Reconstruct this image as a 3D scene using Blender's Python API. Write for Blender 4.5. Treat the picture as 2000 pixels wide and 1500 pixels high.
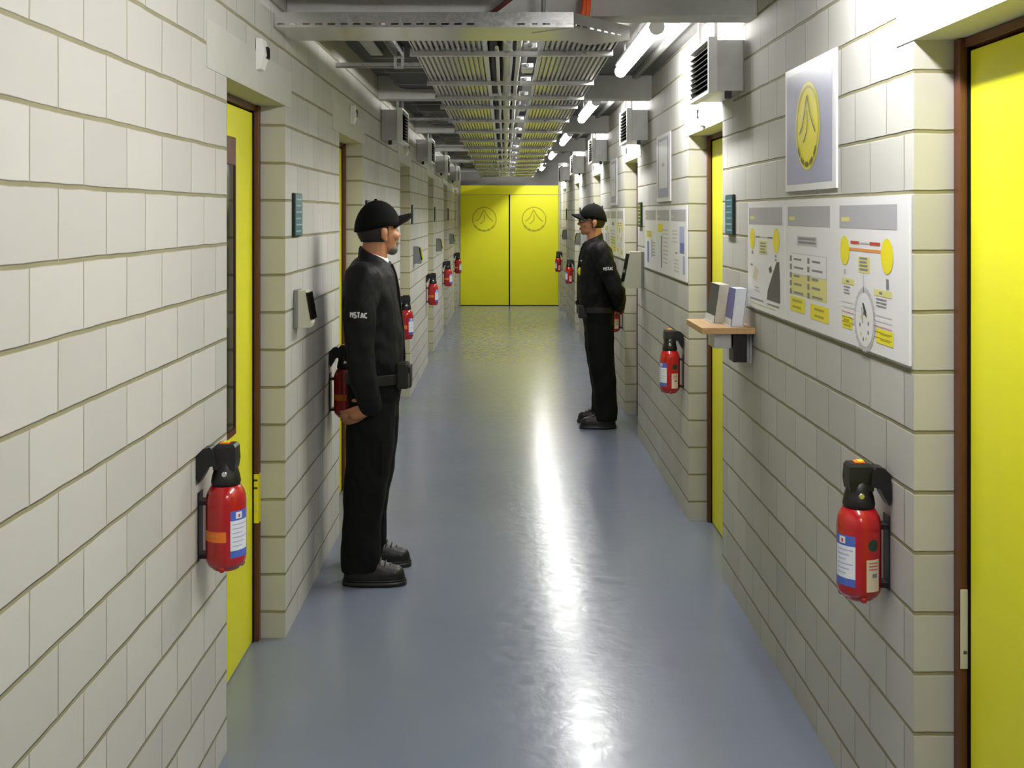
import bpy, bmesh, math, random
from mathutils import Vector, Matrix, noise

random.seed(7)
sc = bpy.context.scene
COL = sc.collection
for o in list(bpy.data.objects):
    bpy.data.objects.remove(o)

# ------------------------------------------------------------------ camera
F = 2150.0            # focal length in pixels of the 2000 px wide frame
CAM_Z = 1.66
cam_data = bpy.data.cameras.new('camera')
cam_data.sensor_fit = 'HORIZONTAL'
cam_data.sensor_width = 36.0
cam_data.lens = 36.0 * F / 2000.0
cam_data.shift_x = (1000 - 986) / 2000.0
cam_data.shift_y = -(750 - 418) / 2000.0
cam_data.clip_start = 0.05
cam = bpy.data.objects.new('camera', cam_data)
cam.location = (0, 0, CAM_Z)
cam.rotation_euler = (math.pi / 2, 0, 0)
COL.objects.link(cam)
sc.camera = cam

# ------------------------------------------------------------------ world, exposure
wd = bpy.data.worlds.new('world')
sc.world = wd
wd.use_nodes = True
wd.node_tree.nodes['Background'].inputs[0].default_value = (0.8, 0.85, 1, 1)
wd.node_tree.nodes['Background'].inputs[1].default_value = 0.02
sc.view_settings.view_transform = 'Standard'
sc.view_settings.look = 'None'
sc.view_settings.exposure = 0.0
sc.view_settings.gamma = 1.0
sc.view_settings.use_curve_mapping = False
sc.cycles.use_denoising = True
sc.cycles.max_bounces = 10
sc.cycles.diffuse_bounces = 6
sc.cycles.glossy_bounces = 4
sc.cycles.caustics_reflective = False
sc.cycles.caustics_refractive = False
LAMP = 100.0           # strength of every fluorescent diffuser

# ------------------------------------------------------------------ dimensions
XL, XR = -0.860, 0.995      # corridor faces of the two block walls
CEIL = 2.60
YB, YE = -3.2, 19.95        # wall behind the camera, end doors
COURSE, ROW0, BLK = 0.1465, 0.102, 0.2568
LINTEL_Z = 2.085
REVEAL = 0.118
LEFT_DOORS = [(3.405, 4.31), (5.72, 6.64), (9.06, 9.97), (12.34, 13.25), (15.5, 16.4), (18.7, 19.6)]
RIGHT_DOORS = [(1.75, 2.677), (5.03, 5.955), (8.24, 9.12), (11.44, 12.35), (14.7, 15.6), (17.9, 18.8)]
ORD = ['first', 'second', 'third', 'fourth', 'fifth', 'sixth']

# ------------------------------------------------------------------ material helpers
def new_mat(name):
    m = bpy.data.materials.new(name)
    m.use_nodes = True
    nt = m.node_tree
    return m, nt, nt.nodes['Principled BSDF']

def nd(nt, kind, **kw):
    n = nt.nodes.new(kind)
    for k, v in kw.items():
        if k.startswith('i_'):
            n.inputs[k[2:].replace('_', ' ')].default_value = v
        else:
            setattr(n, k, v)
    return n

def math_n(nt, op, a, b=None, c=None):
    n = nt.nodes.new('ShaderNodeMath')
    n.operation = op
    for i, v in enumerate((a, b, c)):
        if v is None:
            continue
        if isinstance(v, (int, float)):
            n.inputs[i].default_value = v
        else:
            nt.links.new(v, n.inputs[i])
    return n.outputs[0]

def mix_c(nt, fac, a, b, mode='MIX'):
    n = nt.nodes.new('ShaderNodeMix')
    n.data_type = 'RGBA'
    n.blend_type = mode
    for sock, v in ((n.inputs[0], fac), (n.inputs[6], a), (n.inputs[7], b)):
        if isinstance(v, (int, float)):
            sock.default_value = v
        elif isinstance(v, tuple):
            sock.default_value = (*v, 1)
        else:
            nt.links.new(v, sock)
    return n.outputs[2]

def simple(name, col, rough=0.5, metal=0.0, noise_amt=0.08, scale=30.0, bump=0.0, coat=0.0, spec=0.5):
    """A plain paint, plastic or metal with a slight mottling of its colour."""
    m, nt, b = new_mat(name)
    tc = nd(nt, 'ShaderNodeTexCoord')
    nz = nd(nt, 'ShaderNodeTexNoise')
    nz.inputs['Scale'].default_value = scale
    nz.inputs['Detail'].default_value = 4
    nt.links.new(tc.outputs['Object'], nz.inputs['Vector'])
    dark = tuple(c * (1 - noise_amt) for c in col)
    lite = tuple(min(1, c * (1 + noise_amt)) for c in col)
    nt.links.new(mix_c(nt, nz.outputs['Fac'], dark, lite), b.inputs['Base Color'])
    b.inputs['Roughness'].default_value = rough
    b.inputs['Metallic'].default_value = metal
    b.inputs['Coat Weight'].default_value = coat
    b.inputs['Specular IOR Level'].default_value = spec
    if bump:
        bp = nd(nt, 'ShaderNodeBump')
        bp.inputs['Strength'].default_value = bump
        bp.inputs['Distance'].default_value = 0.004
        nt.links.new(nz.outputs['Fac'], bp.inputs['Height'])
        nt.links.new(bp.outputs[0], b.inputs['Normal'])
    return m

def block_wall(name, joint_y):
    """Sand-lime blocks in running bond; joints placed from the world position, jamb faces show bed joints only."""
    m, nt, b = new_mat(name)
    geo = nd(nt, 'ShaderNodeNewGeometry')
    wob = nd(nt, 'ShaderNodeTexNoise')
    wob.inputs['Scale'].default_value = 9.0
    wob.inputs['Detail'].default_value = 3
    nt.links.new(geo.outputs['Position'], wob.inputs['Vector'])
    wsep = nd(nt, 'ShaderNodeSeparateColor')
    nt.links.new(wob.outputs['Color'], wsep.inputs[0])
    sp = nd(nt, 'ShaderNodeSeparateXYZ')
    nt.links.new(geo.outputs['Position'], sp.inputs[0])
    sn = nd(nt, 'ShaderNodeSeparateXYZ')
    nt.links.new(geo.outputs['True Normal'], sn.inputs[0])
    jamb = math_n(nt, 'GREATER_THAN', math_n(nt, 'ABSOLUTE', sn.outputs[1]), 0.5)
    zz = math_n(nt, 'ADD', sp.outputs[2], math_n(nt, 'MULTIPLY', math_n(nt, 'SUBTRACT', wsep.outputs[0], 0.5), 0.006))
    row_f = math_n(nt, 'DIVIDE', math_n(nt, 'SUBTRACT', zz, ROW0), COURSE)
    row = math_n(nt, 'FLOOR', row_f)
    fv = math_n(nt, 'SUBTRACT', row_f, row)
    par = math_n(nt, 'MULTIPLY', math_n(nt, 'PINGPONG', math_n(nt, 'ADD', row, 1.0), 1.0), 0.5)
    yy = math_n(nt, 'ADD', sp.outputs[1], math_n(nt, 'MULTIPLY', math_n(nt, 'SUBTRACT', wsep.outputs[1], 0.5), 0.008))
    uw = math_n(nt, 'ADD', math_n(nt, 'DIVIDE', math_n(nt, 'SUBTRACT', yy, joint_y), BLK), par)
    uj = math_n(nt, 'ADD', math_n(nt, 'MULTIPLY', sp.outputs[1], 0.0), 0.25)
    u = math_n(nt, 'ADD', math_n(nt, 'MULTIPLY', uw, math_n(nt, 'SUBTRACT', 1.0, jamb)), math_n(nt, 'MULTIPLY', uj, jamb))
    colid = math_n(nt, 'FLOOR', u)
    fu = math_n(nt, 'SUBTRACT', u, colid)
    # distance to nearest joint, metres
    dz = math_n(nt, 'MULTIPLY', math_n(nt, 'MINIMUM', fv, math_n(nt, 'SUBTRACT', 1.0, fv)), COURSE)
    du = math_n(nt, 'MULTIPLY', math_n(nt, 'MINIMUM', fu, math_n(nt, 'SUBTRACT', 1.0, fu)), BLK)
    def ramp(d, a, c):
        n = nd(nt, 'ShaderNodeMapRange')
        n.interpolation_type = 'SMOOTHSTEP'
        n.inputs['From Min'].default_value = a
        n.inputs['From Max'].default_value = c
        nt.links.new(d, n.inputs['Value'])
        return n.outputs[0]
    blk_z = ramp(dz, 0.0030, 0.0066)
    blk_u = ramp(du, 0.0012, 0.0036)
    blk = math_n(nt, 'MULTIPLY', blk_z, blk_u)
    comb = nd(nt, 'ShaderNodeCombineXYZ')
    nt.links.new(row, comb.inputs[0]); nt.links.new(colid, comb.inputs[1])
    wn = nd(nt, 'ShaderNodeTexWhiteNoise')
    nt.links.new(comb.outputs[0], wn.inputs['Vector'])
    grain = nd(nt, 'ShaderNodeTexNoise')
    grain.inputs['Scale'].default_value = 6.0
    grain.inputs['Detail'].default_value = 8
    grain.inputs['Roughness'].default_value = 0.65
    nt.links.new(geo.outputs['Position'], grain.inputs['Vector'])
    base = mix_c(nt, wn.outputs['Value'], (0.455, 0.449, 0.432), (0.545, 0.538, 0.518))
    base = mix_c(nt, math_n(nt, 'MULTIPLY', grain.outputs['Fac'], 0.5), base, (0.44, 0.432, 0.40))
    mort_z = mix_c(nt, grain.outputs['Fac'], (0.18, 0.165, 0.095), (0.33, 0.305, 0.19))
    mort_u = mix_c(nt, grain.outputs['Fac'], (0.27, 0.255, 0.20), (0.40, 0.38, 0.31))
    c = mix_c(nt, blk_u, mort_u, base)
    c = mix_c(nt, blk_z, mort_z, c)
    nt.links.new(c, b.inputs['Base Color'])
    b.inputs['Roughness'].default_value = 0.75
    b.inputs['Specular IOR Level'].default_value = 0.3
    h = math_n(nt, 'ADD', math_n(nt, 'MULTIPLY', blk, 1.0), math_n(nt, 'MULTIPLY', grain.outputs['Fac'], 0.12))
    bp = nd(nt, 'ShaderNodeBump')
    bp.inputs['Strength'].default_value = 0.8
    bp.inputs['Distance'].default_value = 0.004
    nt.links.new(h, bp.inputs['Height'])
    nt.links.new(bp.outputs[0], b.inputs['Normal'])
    return m

def floor_mat():
    m, nt, b = new_mat('floor_epoxy')
    geo = nd(nt, 'ShaderNodeNewGeometry')
    n1 = nd(nt, 'ShaderNodeTexNoise'); n1.inputs['Scale'].default_value = 1.3; n1.inputs['Detail'].default_value = 6
    n2 = nd(nt, 'ShaderNodeTexNoise'); n2.inputs['Scale'].default_value = 17; n2.inputs['Detail'].default_value = 5; n2.inputs['Distortion'].default_value = 0.5
    n3 = nd(nt, 'ShaderNodeTexNoise'); n3.inputs['Scale'].default_value = 42; n3.inputs['Detail'].default_value = 3
    for n in (n1, n2, n3):
        nt.links.new(geo.outputs['Position'], n.inputs['Vector'])
    c = mix_c(nt, n1.outputs['Fac'], (0.170, 0.200, 0.285), (0.225, 0.252, 0.330))
    c = mix_c(nt, math_n(nt, 'MULTIPLY', n2.outputs['Fac'], 0.18), c, (0.215, 0.245, 0.29))
    nt.links.new(c, b.inputs['Base Color'])
    r = nd(nt, 'ShaderNodeMapRange')
    r.inputs['From Min'].default_value = 0.3; r.inputs['From Max'].default_value = 0.7
    r.inputs['To Min'].default_value = 0.17; r.inputs['To Max'].default_value = 0.26
    nt.links.new(n2.outputs['Fac'], r.inputs['Value'])
    nt.links.new(r.outputs[0], b.inputs['Roughness'])
    b.inputs['Specular IOR Level'].default_value = 0.55
    bp = nd(nt, 'ShaderNodeBump'); bp.inputs['Strength'].default_value = 0.19; bp.inputs['Distance'].default_value = 0.006
    hh = math_n(nt, 'ADD', math_n(nt, 'MULTIPLY', n2.outputs['Fac'], 0.75), math_n(nt, 'MULTIPLY', n3.outputs['Fac'], 0.26))
    nt.links.new(hh, bp.inputs['Height'])
    nt.links.new(bp.outputs[0], b.inputs['Normal'])
    return m

def galv(name, base=0.62, rough=0.3, scale=35.0):
    """Hot-dip galvanised sheet with a spangle."""
    m, nt, b = new_mat(name)
    tc = nd(nt, 'ShaderNodeNewGeometry')
    v = nd(nt, 'ShaderNodeTexVoronoi'); v.inputs['Scale'].default_value = scale; v.feature = 'SMOOTH_F1'
    n = nd(nt, 'ShaderNodeTexNoise'); n.inputs['Scale'].default_value = scale * 0.4; n.inputs['Detail'].default_value = 5
    nt.links.new(tc.outputs['Position'], v.inputs['Vector'])
    nt.links.new(tc.outputs['Position'], n.inputs['Vector'])
    s = nd(nt, 'ShaderNodeSeparateColor'); nt.links.new(v.outputs['Color'], s.inputs[0])
    f = math_n(nt, 'ADD', math_n(nt, 'MULTIPLY', s.outputs[0], 0.5), math_n(nt, 'MULTIPLY', n.outputs['Fac'], 0.5))
    lo, hi = base * 0.86, base * 1.10
    nt.links.new(mix_c(nt, f, (lo, lo, lo), (hi, hi, hi * 1.01)), b.inputs['Base Color'])
    b.inputs['Metallic'].default_value = 0.9
    r = nd(nt, 'ShaderNodeMapRange')
    r.inputs['To Min'].default_value = rough * 0.75; r.inputs['To Max'].default_value = rough * 1.3
    nt.links.new(f, r.inputs['Value']); nt.links.new(r.outputs[0], b.inputs['Roughness'])
    return m

def concrete(name, c0, c1, scale=7.0):
    m, nt, b = new_mat(name)
    geo = nd(nt, 'ShaderNodeNewGeometry')
    n = nd(nt, 'ShaderNodeTexNoise'); n.inputs['Scale'].default_value = scale; n.inputs['Detail'].default_value = 9; n.inputs['Roughness'].default_value = 0.7
    nt.links.new(geo.outputs['Position'], n.inputs['Vector'])
    nt.links.new(mix_c(nt, n.outputs['Fac'], c0, c1), b.inputs['Base Color'])
    b.inputs['Roughness'].default_value = 0.8
    bp = nd(nt, 'ShaderNodeBump'); bp.inputs['Strength'].default_value = 0.25; bp.inputs['Distance'].default_value = 0.004
    nt.links.new(n.outputs['Fac'], bp.inputs['Height']); nt.links.new(bp.outputs[0], b.inputs['Normal'])
    return m

def cloth(name, col, wrinkle=0.5, rough=0.75):
    m, nt, b = new_mat(name)
    tc = nd(nt, 'ShaderNodeTexCoord')
    mp = nd(nt, 'ShaderNodeMapping'); mp.inputs['Scale'].default_value = (1.0, 1.0, 0.55); mp.inputs['Rotation'].default_value = (0.3, 0.5, 0)
    nt.links.new(tc.outputs['Object'], mp.inputs['Vector'])
    n = nd(nt, 'ShaderNodeTexNoise'); n.inputs['Scale'].default_value = 11; n.inputs['Detail'].default_value = 3; n.inputs['Distortion'].default_value = 0.8
    nt.links.new(mp.outputs[0], n.inputs['Vector'])
    w = nd(nt, 'ShaderNodeTexNoise'); w.inputs['Scale'].default_value = 400
    nt.links.new(tc.outputs['Object'], w.inputs['Vector'])
    nt.links.new(mix_c(nt, w.outputs['Fac'], tuple(c * 0.75 for c in col), tuple(c * 1.25 for c in col)), b.inputs['Base Color'])
    b.inputs['Roughness'].default_value = rough
    b.inputs['Specular IOR Level'].default_value = 0.18
    b.inputs['Sheen Weight'].default_value = 0.0
    bp = nd(nt, 'ShaderNodeBump'); bp.inputs['Strength'].default_value = wrinkle; bp.inputs['Distance'].default_value = 0.02
    nt.links.new(n.outputs['Fac'], bp.inputs['Height']); nt.links.new(bp.outputs[0], b.inputs['Normal'])
    return m

def glow(name, col, strength):
    m, nt, b = new_mat(name)
    b.inputs['Base Color'].default_value = (0.9, 0.9, 0.9, 1)
    b.inputs['Emission Color'].default_value = (*col, 1)
    b.inputs['Emission Strength'].default_value = strength
    return m

def wood_mat():
    m, nt, b = new_mat('shelf_wood')
    tc = nd(nt, 'ShaderNodeTexCoord')
    mp = nd(nt, 'ShaderNodeMapping'); mp.inputs['Scale'].default_value = (60, 4, 60)
    nt.links.new(tc.outputs['Object'], mp.inputs['Vector'])
    n = nd(nt, 'ShaderNodeTexNoise'); n.inputs['Scale'].default_value = 1; n.inputs['Detail'].default_value = 5; n.inputs['Distortion'].default_value = 0.6
    nt.links.new(mp.outputs[0], n.inputs['Vector'])
    nt.links.new(mix_c(nt, n.outputs['Fac'], (0.38, 0.20, 0.075), (0.66, 0.43, 0.20)), b.inputs['Base Color'])
    b.inputs['Roughness'].default_value = 0.45
    return m

M = dict(
    wall_l=block_wall('block_wall_a', 1.991), wall_r=block_wall('block_wall_b', 2.743),
    floor=floor_mat(),
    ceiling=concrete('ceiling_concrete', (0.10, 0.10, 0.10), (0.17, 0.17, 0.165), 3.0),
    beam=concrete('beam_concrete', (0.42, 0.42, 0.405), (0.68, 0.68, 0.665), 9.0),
    lintel=concrete('lintel_concrete', (0.46, 0.455, 0.42), (0.58, 0.575, 0.54), 6.0),
    yellow=simple('yellow_door_paint', (0.78, 0.765, 0.022), 0.38, noise_amt=0.03, scale=4, spec=0.35),
    emblem=simple('emblem_print', (0.42, 0.38, 0.01), 0.45),
    emblem_dark=simple('emblem_print_dark', (0.13, 0.12, 0.02), 0.45),
    brown=simple('brown_frame_paint', (0.105, 0.032, 0.010), 0.45, noise_amt=0.15, scale=12),
    black=simple('black_plastic', (0.006, 0.006, 0.0065), 0.42),
    gasket=simple('black_gasket', (0.005, 0.005, 0.005), 0.9, spec=0.08),
    darkglass=simple('dark_glass', (0.004, 0.004, 0.005), 0.1),
    galv=galv('galvanised_sheet', 0.62, 0.30, 40),
    slat=galv('galvanised_slats', 0.60, 0.22, 60),
    bright=galv('bright_zinc', 0.80, 0.38, 150),
    zinc=galv('smooth_zinc', 0.76, 0.20, 170),
    foil=simple('silver_foil', (0.62, 0.64, 0.72), 0.22, 0.85, 0.15, 45, bump=1.0),
    ductgrey=simple('duct_sheet', (0.46, 0.47, 0.46), 0.42, 0.45, 0.18, 14),
    cable=simple('light_block_black', (0.02, 0.02, 0.022), 0.6),  # black of the added cables and fillers that darken the ceiling
    red=simple('red_enamel', (0.42, 0.006, 0.008), 0.22, noise_amt=0.05, coat=0.6),
    white=simple('white_plastic', (0.80, 0.80, 0.79), 0.4, noise_amt=0.03),
    paper=simple('white_print', (0.80, 0.80, 0.84), 0.35, noise_amt=0.02),
    pgrey=simple('grey_print', (0.42, 0.42, 0.47), 0.35, noise_amt=0.04),
    plav=simple('lavender_print', (0.38, 0.39, 0.56), 0.35, noise_amt=0.25, scale=3),
    pyel=simple('yellow_print', (0.86, 0.76, 0.01), 0.35, noise_amt=0.02),
    pcream=simple('pale_yellow_print', (0.72, 0.68, 0.25), 0.4, noise_amt=0.03),
    pdark=simple('dark_print', (0.06, 0.06, 0.065), 0.4),
    ptext=simple('grey_text_print', (0.22, 0.22, 0.24), 0.4),
    pline=simple('pale_line_print', (0.52, 0.52, 0.56), 0.4),
    pred=simple('red_print', (0.55, 0.05, 0.05), 0.4),
    porange=simple('orange_print', (0.80, 0.30, 0.06), 0.4),
    pblue=simple('blue_print', (0.10, 0.14, 0.45), 0.4),
    psky=simple('pale_blue_print', (0.40, 0.44, 0.70), 0.4, noise_amt=0.2, scale=12),
    teal=simple('teal_sign_face', (0.045, 0.13, 0.17), 0.35, noise_amt=0.12, scale=18),
    tealline=simple('pale_sign_line', (0.22, 0.42, 0.46), 0.4),
    greensign=simple('green_sign_face', (0.05, 0.13, 0.03), 0.35),
    beige=simple('beige_plastic', (0.56, 0.55, 0.44), 0.5, noise_amt=0.03),
    greyplastic=simple('grey_plastic', (0.22, 0.23, 0.21), 0.5),
    cream=simple('cream_label', (0.66, 0.57, 0.42), 0.5),
    orange=simple('orange_label', (0.86, 0.20, 0.02), 0.45),
    orangecable=simple('orange_cable_jacket', (0.75, 0.10, 0.015), 0.45),
    labelwhite=simple('label_white', (0.75, 0.78, 0.85), 0.4),
    labelblue=simple('label_blue', (0.07, 0.13, 0.52), 0.4),
    darkgreen=simple('green_seal', (0.01, 0.05, 0.035), 0.4),
    wood=wood_mat(),
    acrylic=simple('frosted_acrylic', (0.62, 0.64, 0.68), 0.12, noise_amt=0.05),
    navy=simple('navy_cover', (0.012, 0.02, 0.035), 0.35),
    creamcard=simple('cream_card', (0.60, 0.58, 0.50), 0.5),
    violet=simple('violet_cover', (0.09, 0.09, 0.36), 0.35),
    jacket=cloth('black_jacket_cloth', (0.0062, 0.0064, 0.0078), 0.8, 0.62),
    trousers=cloth('black_trouser_cloth', (0.0034, 0.0034, 0.0038), 0.6, 0.75),
    capcloth=cloth('black_cap_cloth', (0.0018, 0.0018, 0.0020), 0.15, 0.9),
    skin=simple('skin', (0.40, 0.175, 0.085), 0.5, noise_amt=0.12, scale=40),
    hair=simple('dark_hair', (0.014, 0.009, 0.007), 0.65, noise_amt=0.3, scale=200, bump=0.5),
    beard=simple('grey_beard', (0.13, 0.12, 0.10), 0.8, noise_amt=0.4, scale=250, bump=0.6),
    boot=simple('black_leather', (0.0045, 0.0042, 0.0042), 0.45, noise_amt=0.2, scale=60, bump=0.3),
    lace=simple('dark_lace', (0.045, 0.042, 0.038), 0.7),
    patch=simple('white_thread', (0.66, 0.66, 0.63), 0.7),
    chrome=simple('polished_steel', (0.8, 0.8, 0.8), 0.12, 1.0),
    eye=simple('eye_white', (0.6, 0.58, 0.55), 0.2),
    lip=simple('lip', (0.30, 0.10, 0.07), 0.5),
    shirtcollar=simple('white_shirt', (0.78, 0.78, 0.80), 0.7),
    lamp=glow('lamp_diffuser', (1.0, 0.985, 0.95), LAMP),
    lampbody=simple('lamp_housing_paint', (0.70, 0.70, 0.69), 0.4),
    rust=simple('rust_red_steel', (0.10, 0.02, 0.015), 0.6),
)

# ------------------------------------------------------------------ mesh helpers
class MB:
    """Collects shapes into one mesh with several material slots."""
    def __init__(self, *mats):
        self.bm = bmesh.new()
        self.mats = list(mats)
    def mi(self, m):
        if m is None:
            return 0
        if m not in self.mats:
            self.mats.append(m)
        return self.mats.index(m)
    def face(self, pts, m=None, smooth=False):
        vs = [self.bm.verts.new(p) for p in pts]
        try:
            f = self.bm.faces.new(vs)
        except ValueError:
            return
        f.material_index = self.mi(m); f.smooth = smooth
    def box(self, x0, x1, y0, y1, z0, z1, m=None, bevel=0.0):
        if x0 > x1: x0, x1 = x1, x0
        if y0 > y1: y0, y1 = y1, y0
        if z0 > z1: z0, z1 = z1, z0
        t = bmesh.new()
        r = bmesh.ops.create_cube(t, size=1)
        for v in t.verts:
            v.co = Vector((x0 + (v.co.x + .5) * (x1 - x0), y0 + (v.co.y + .5) * (y1 - y0), z0 + (v.co.z + .5) * (z1 - z0)))
        if bevel:
            bmesh.ops.bevel(t, geom=t.edges[:], offset=bevel, segments=2, affect='EDGES', profile=0.6)
        self.merge(t, m)
    def merge(self, t, m=None, smooth=False, mat=None):
        idx = self.mi(m)
        if mat is not None:
            bmesh.ops.transform(t, matrix=mat, verts=t.verts[:])
        mp = {}
        for v in t.verts:
            mp[v] = self.bm.verts.new(v.co)
        for f in t.faces:
            try:
                g = self.bm.faces.new([mp[v] for v in f.verts])
            except ValueError:
                continue
            g.material_index = idx; g.smooth = smooth or f.smooth
        t.free()
    def loft(self, rings, m=None, smooth=True, caps=True, closed=True):
        idx = self.mi(m)
        R = [[self.bm.verts.new(p) for p in ring] for ring in rings]
        n = len(R[0])
        for a, b in zip(R, R[1:]):
            for i in range(n if closed else n - 1):
                j = (i + 1) % n
                try:
                    f = self.bm.faces.new((a[i], a[j], b[j], b[i]))
                    f.material_index = idx; f.smooth = smooth
                except ValueError:
                    pass
        if caps:
            for ring in (R[0], R[-1]):
                try:
                    f = self.bm.faces.new(ring); f.material_index = idx
                except ValueError:
                    pass
    def tube(self, pts, r, m=None, seg=10, caps=True):
        pts = [Vector(p) for p in pts]
        rs = r if isinstance(r, (list, tuple)) else [r] * len(pts)
        rings = []
        up = Vector((0, 0, 1))
        for i, p in enumerate(pts):
            d = (pts[min(i + 1, len(pts) - 1)] - pts[max(i - 1, 0)]).normalized()
            a = d.cross(up)
            if a.length < 0.05:
                a = d.cross(Vector((1, 0, 0)))
            a.normalize(); b = d.cross(a).normalized()
            rings.append([p + (a * math.cos(t) + b * math.sin(t)) * rs[i] for t in [2 * math.pi * k / seg for k in range(seg)]])
        self.loft(rings, m, True, caps)
    def lathe(self, prof, m=None, seg=28, cx=0, cy=0, cz=0, smooth=True):
        rings = [[(cx + r * math.cos(2 * math.pi * k / seg), cy + r * math.sin(2 * math.pi * k / seg), cz + z) for k in range(seg)] for r, z in prof]
        self.loft(rings, m, smooth, True)
    def ball(self, c, r, m=None, seg=20, rot=None):
        t = bmesh.new()
        bmesh.ops.create_uvsphere(t, u_segments=seg, v_segments=max(8, seg // 2), radius=1)
        if not isinstance(r, (list, tuple)):
            r = (r, r, r)
        mat = Matrix.Translation(c)
        if rot is not None:
            mat = mat @ rot
        mat = mat @ Matrix.Diagonal((*r, 1))
        self.merge(t, m, True, mat)
    def chain(self, pts, rs, m=None, seg=14):
        """Tapered limb: capped tubes with a ball at every joint."""
        for i in range(len(pts) - 1):
            self.tube([pts[i], pts[i + 1]], [rs[i], rs[i + 1]], m, seg)
        for p, r in zip(pts, rs):
            self.ball(p, r * 0.995, m, seg)
    def mesh(self, name):
        bmesh.ops.recalc_face_normals(self.bm, faces=self.bm.faces[:])
        me = bpy.data.meshes.new(name)
        self.bm.to_mesh(me); self.bm.free()
        for m in self.mats:
            me.materials.append(m)
        return me
    def build(self, name, parent=None, loc=None):
        o = bpy.data.objects.new(name, self.mesh(name))
        COL.objects.link(o)
        if parent is not None: o.parent = parent
        if loc is not None: o.location = loc
        return o

def tag(o, label=None, cat=None, group=None, kind=None):
    if label: o['label'] = label
    if cat: o['category'] = cat
    if group: o['group'] = group
    if kind: o['kind'] = kind
    return o

def empty(name, loc=(0, 0, 0), rz=0.0, label=None, cat=None, group=None, kind=None):
    o = bpy.data.objects.new(name, None)
    o.empty_display_size = 0.1
    o.location = loc; o.rotation_euler = (0, 0, rz)
    COL.objects.link(o)
    return tag(o, label, cat, group, kind)

def copy_tree(o, parent=None):
    c = o.copy(); COL.objects.link(c)
    if parent is not None: c.parent = parent
    for ch in list(o.children):
        copy_tree(ch, c)
    return c

def box_obj(name, dims, m, parent=None, bevel=0.0):
    b = MB(m); b.box(*dims, m, bevel); return b.build(name, parent)

# ------------------------------------------------------------------ setting: floor, ceiling, walls
tag(box_obj('floor', (XL - 0.4, XR + 0.4, YB, YE + 0.3, -0.1, 0.0), M['floor']), 'shiny blue grey epoxy floor of the corridor', 'floor', kind='structure')
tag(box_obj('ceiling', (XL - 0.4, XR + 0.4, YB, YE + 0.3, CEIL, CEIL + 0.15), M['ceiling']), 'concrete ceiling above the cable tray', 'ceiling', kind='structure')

def wall(name, s, face, doors, mat, label):
    b = MB(mat)
    y = YB
    for a, c in doors:
        b.box(face, face + s * 0.30, y, a, 0, CEIL)
        b.box(face, face + s * 0.30, a, c, LINTEL_Z, CEIL)
        y = c
    b.box(face, face + s * 0.30, y, YE + 0.3, 0, CEIL)
    return tag(b.build(name), label, 'wall', kind='structure')
wall('wall_left', -1, XL, LEFT_DOORS, M['wall_l'], 'pale block wall without posters')
wall('wall_right', 1, XR, RIGHT_DOORS, M['wall_r'], 'pale block wall carrying the posters')
tag(box_obj('wall_back', (XL - 0.3, XR + 0.3, YB - 0.2, YB, 0, CEIL), M['lintel']), 'plain concrete wall behind the viewer', 'wall', kind='structure')
b = MB(M['lintel'])
b.box(XL, XL + 0.055, YE, YE + 0.3, 0, CEIL); b.box(XR - 0.025, XR, YE, YE + 0.3, 0, CEIL)
b.box(XL + 0.055, XR - 0.025, YE, YE + 0.3, 2.18, CEIL, M['ceiling'])
tag(b.build('wall_end'), 'narrow concrete surround of the yellow double doors', 'wall', kind='structure')

# lintels over the doors
n_trim = 0
for s, face, doors in ((-1, XL, LEFT_DOORS), (1, XR, RIGHT_DOORS)):
    for i, (a, c) in enumerate(doors):
        n_trim += 1
        fl = face - s * 0.0025
        bb = MB(M['lintel'])
        y1 = min(c + 0.115, YE - 0.02)
        bb.box(fl, face + s * 0.12, a - 0.235, y1, LINTEL_Z - 0.002, LINTEL_Z + 0.14)
        tag(bb.build('trim_%d' % n_trim), 'smooth concrete lintel over the %s yellow door of the wall %s posters' % (ORD[i], 'with' if s > 0 else 'without'), 'lintel', kind='structure')

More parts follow.
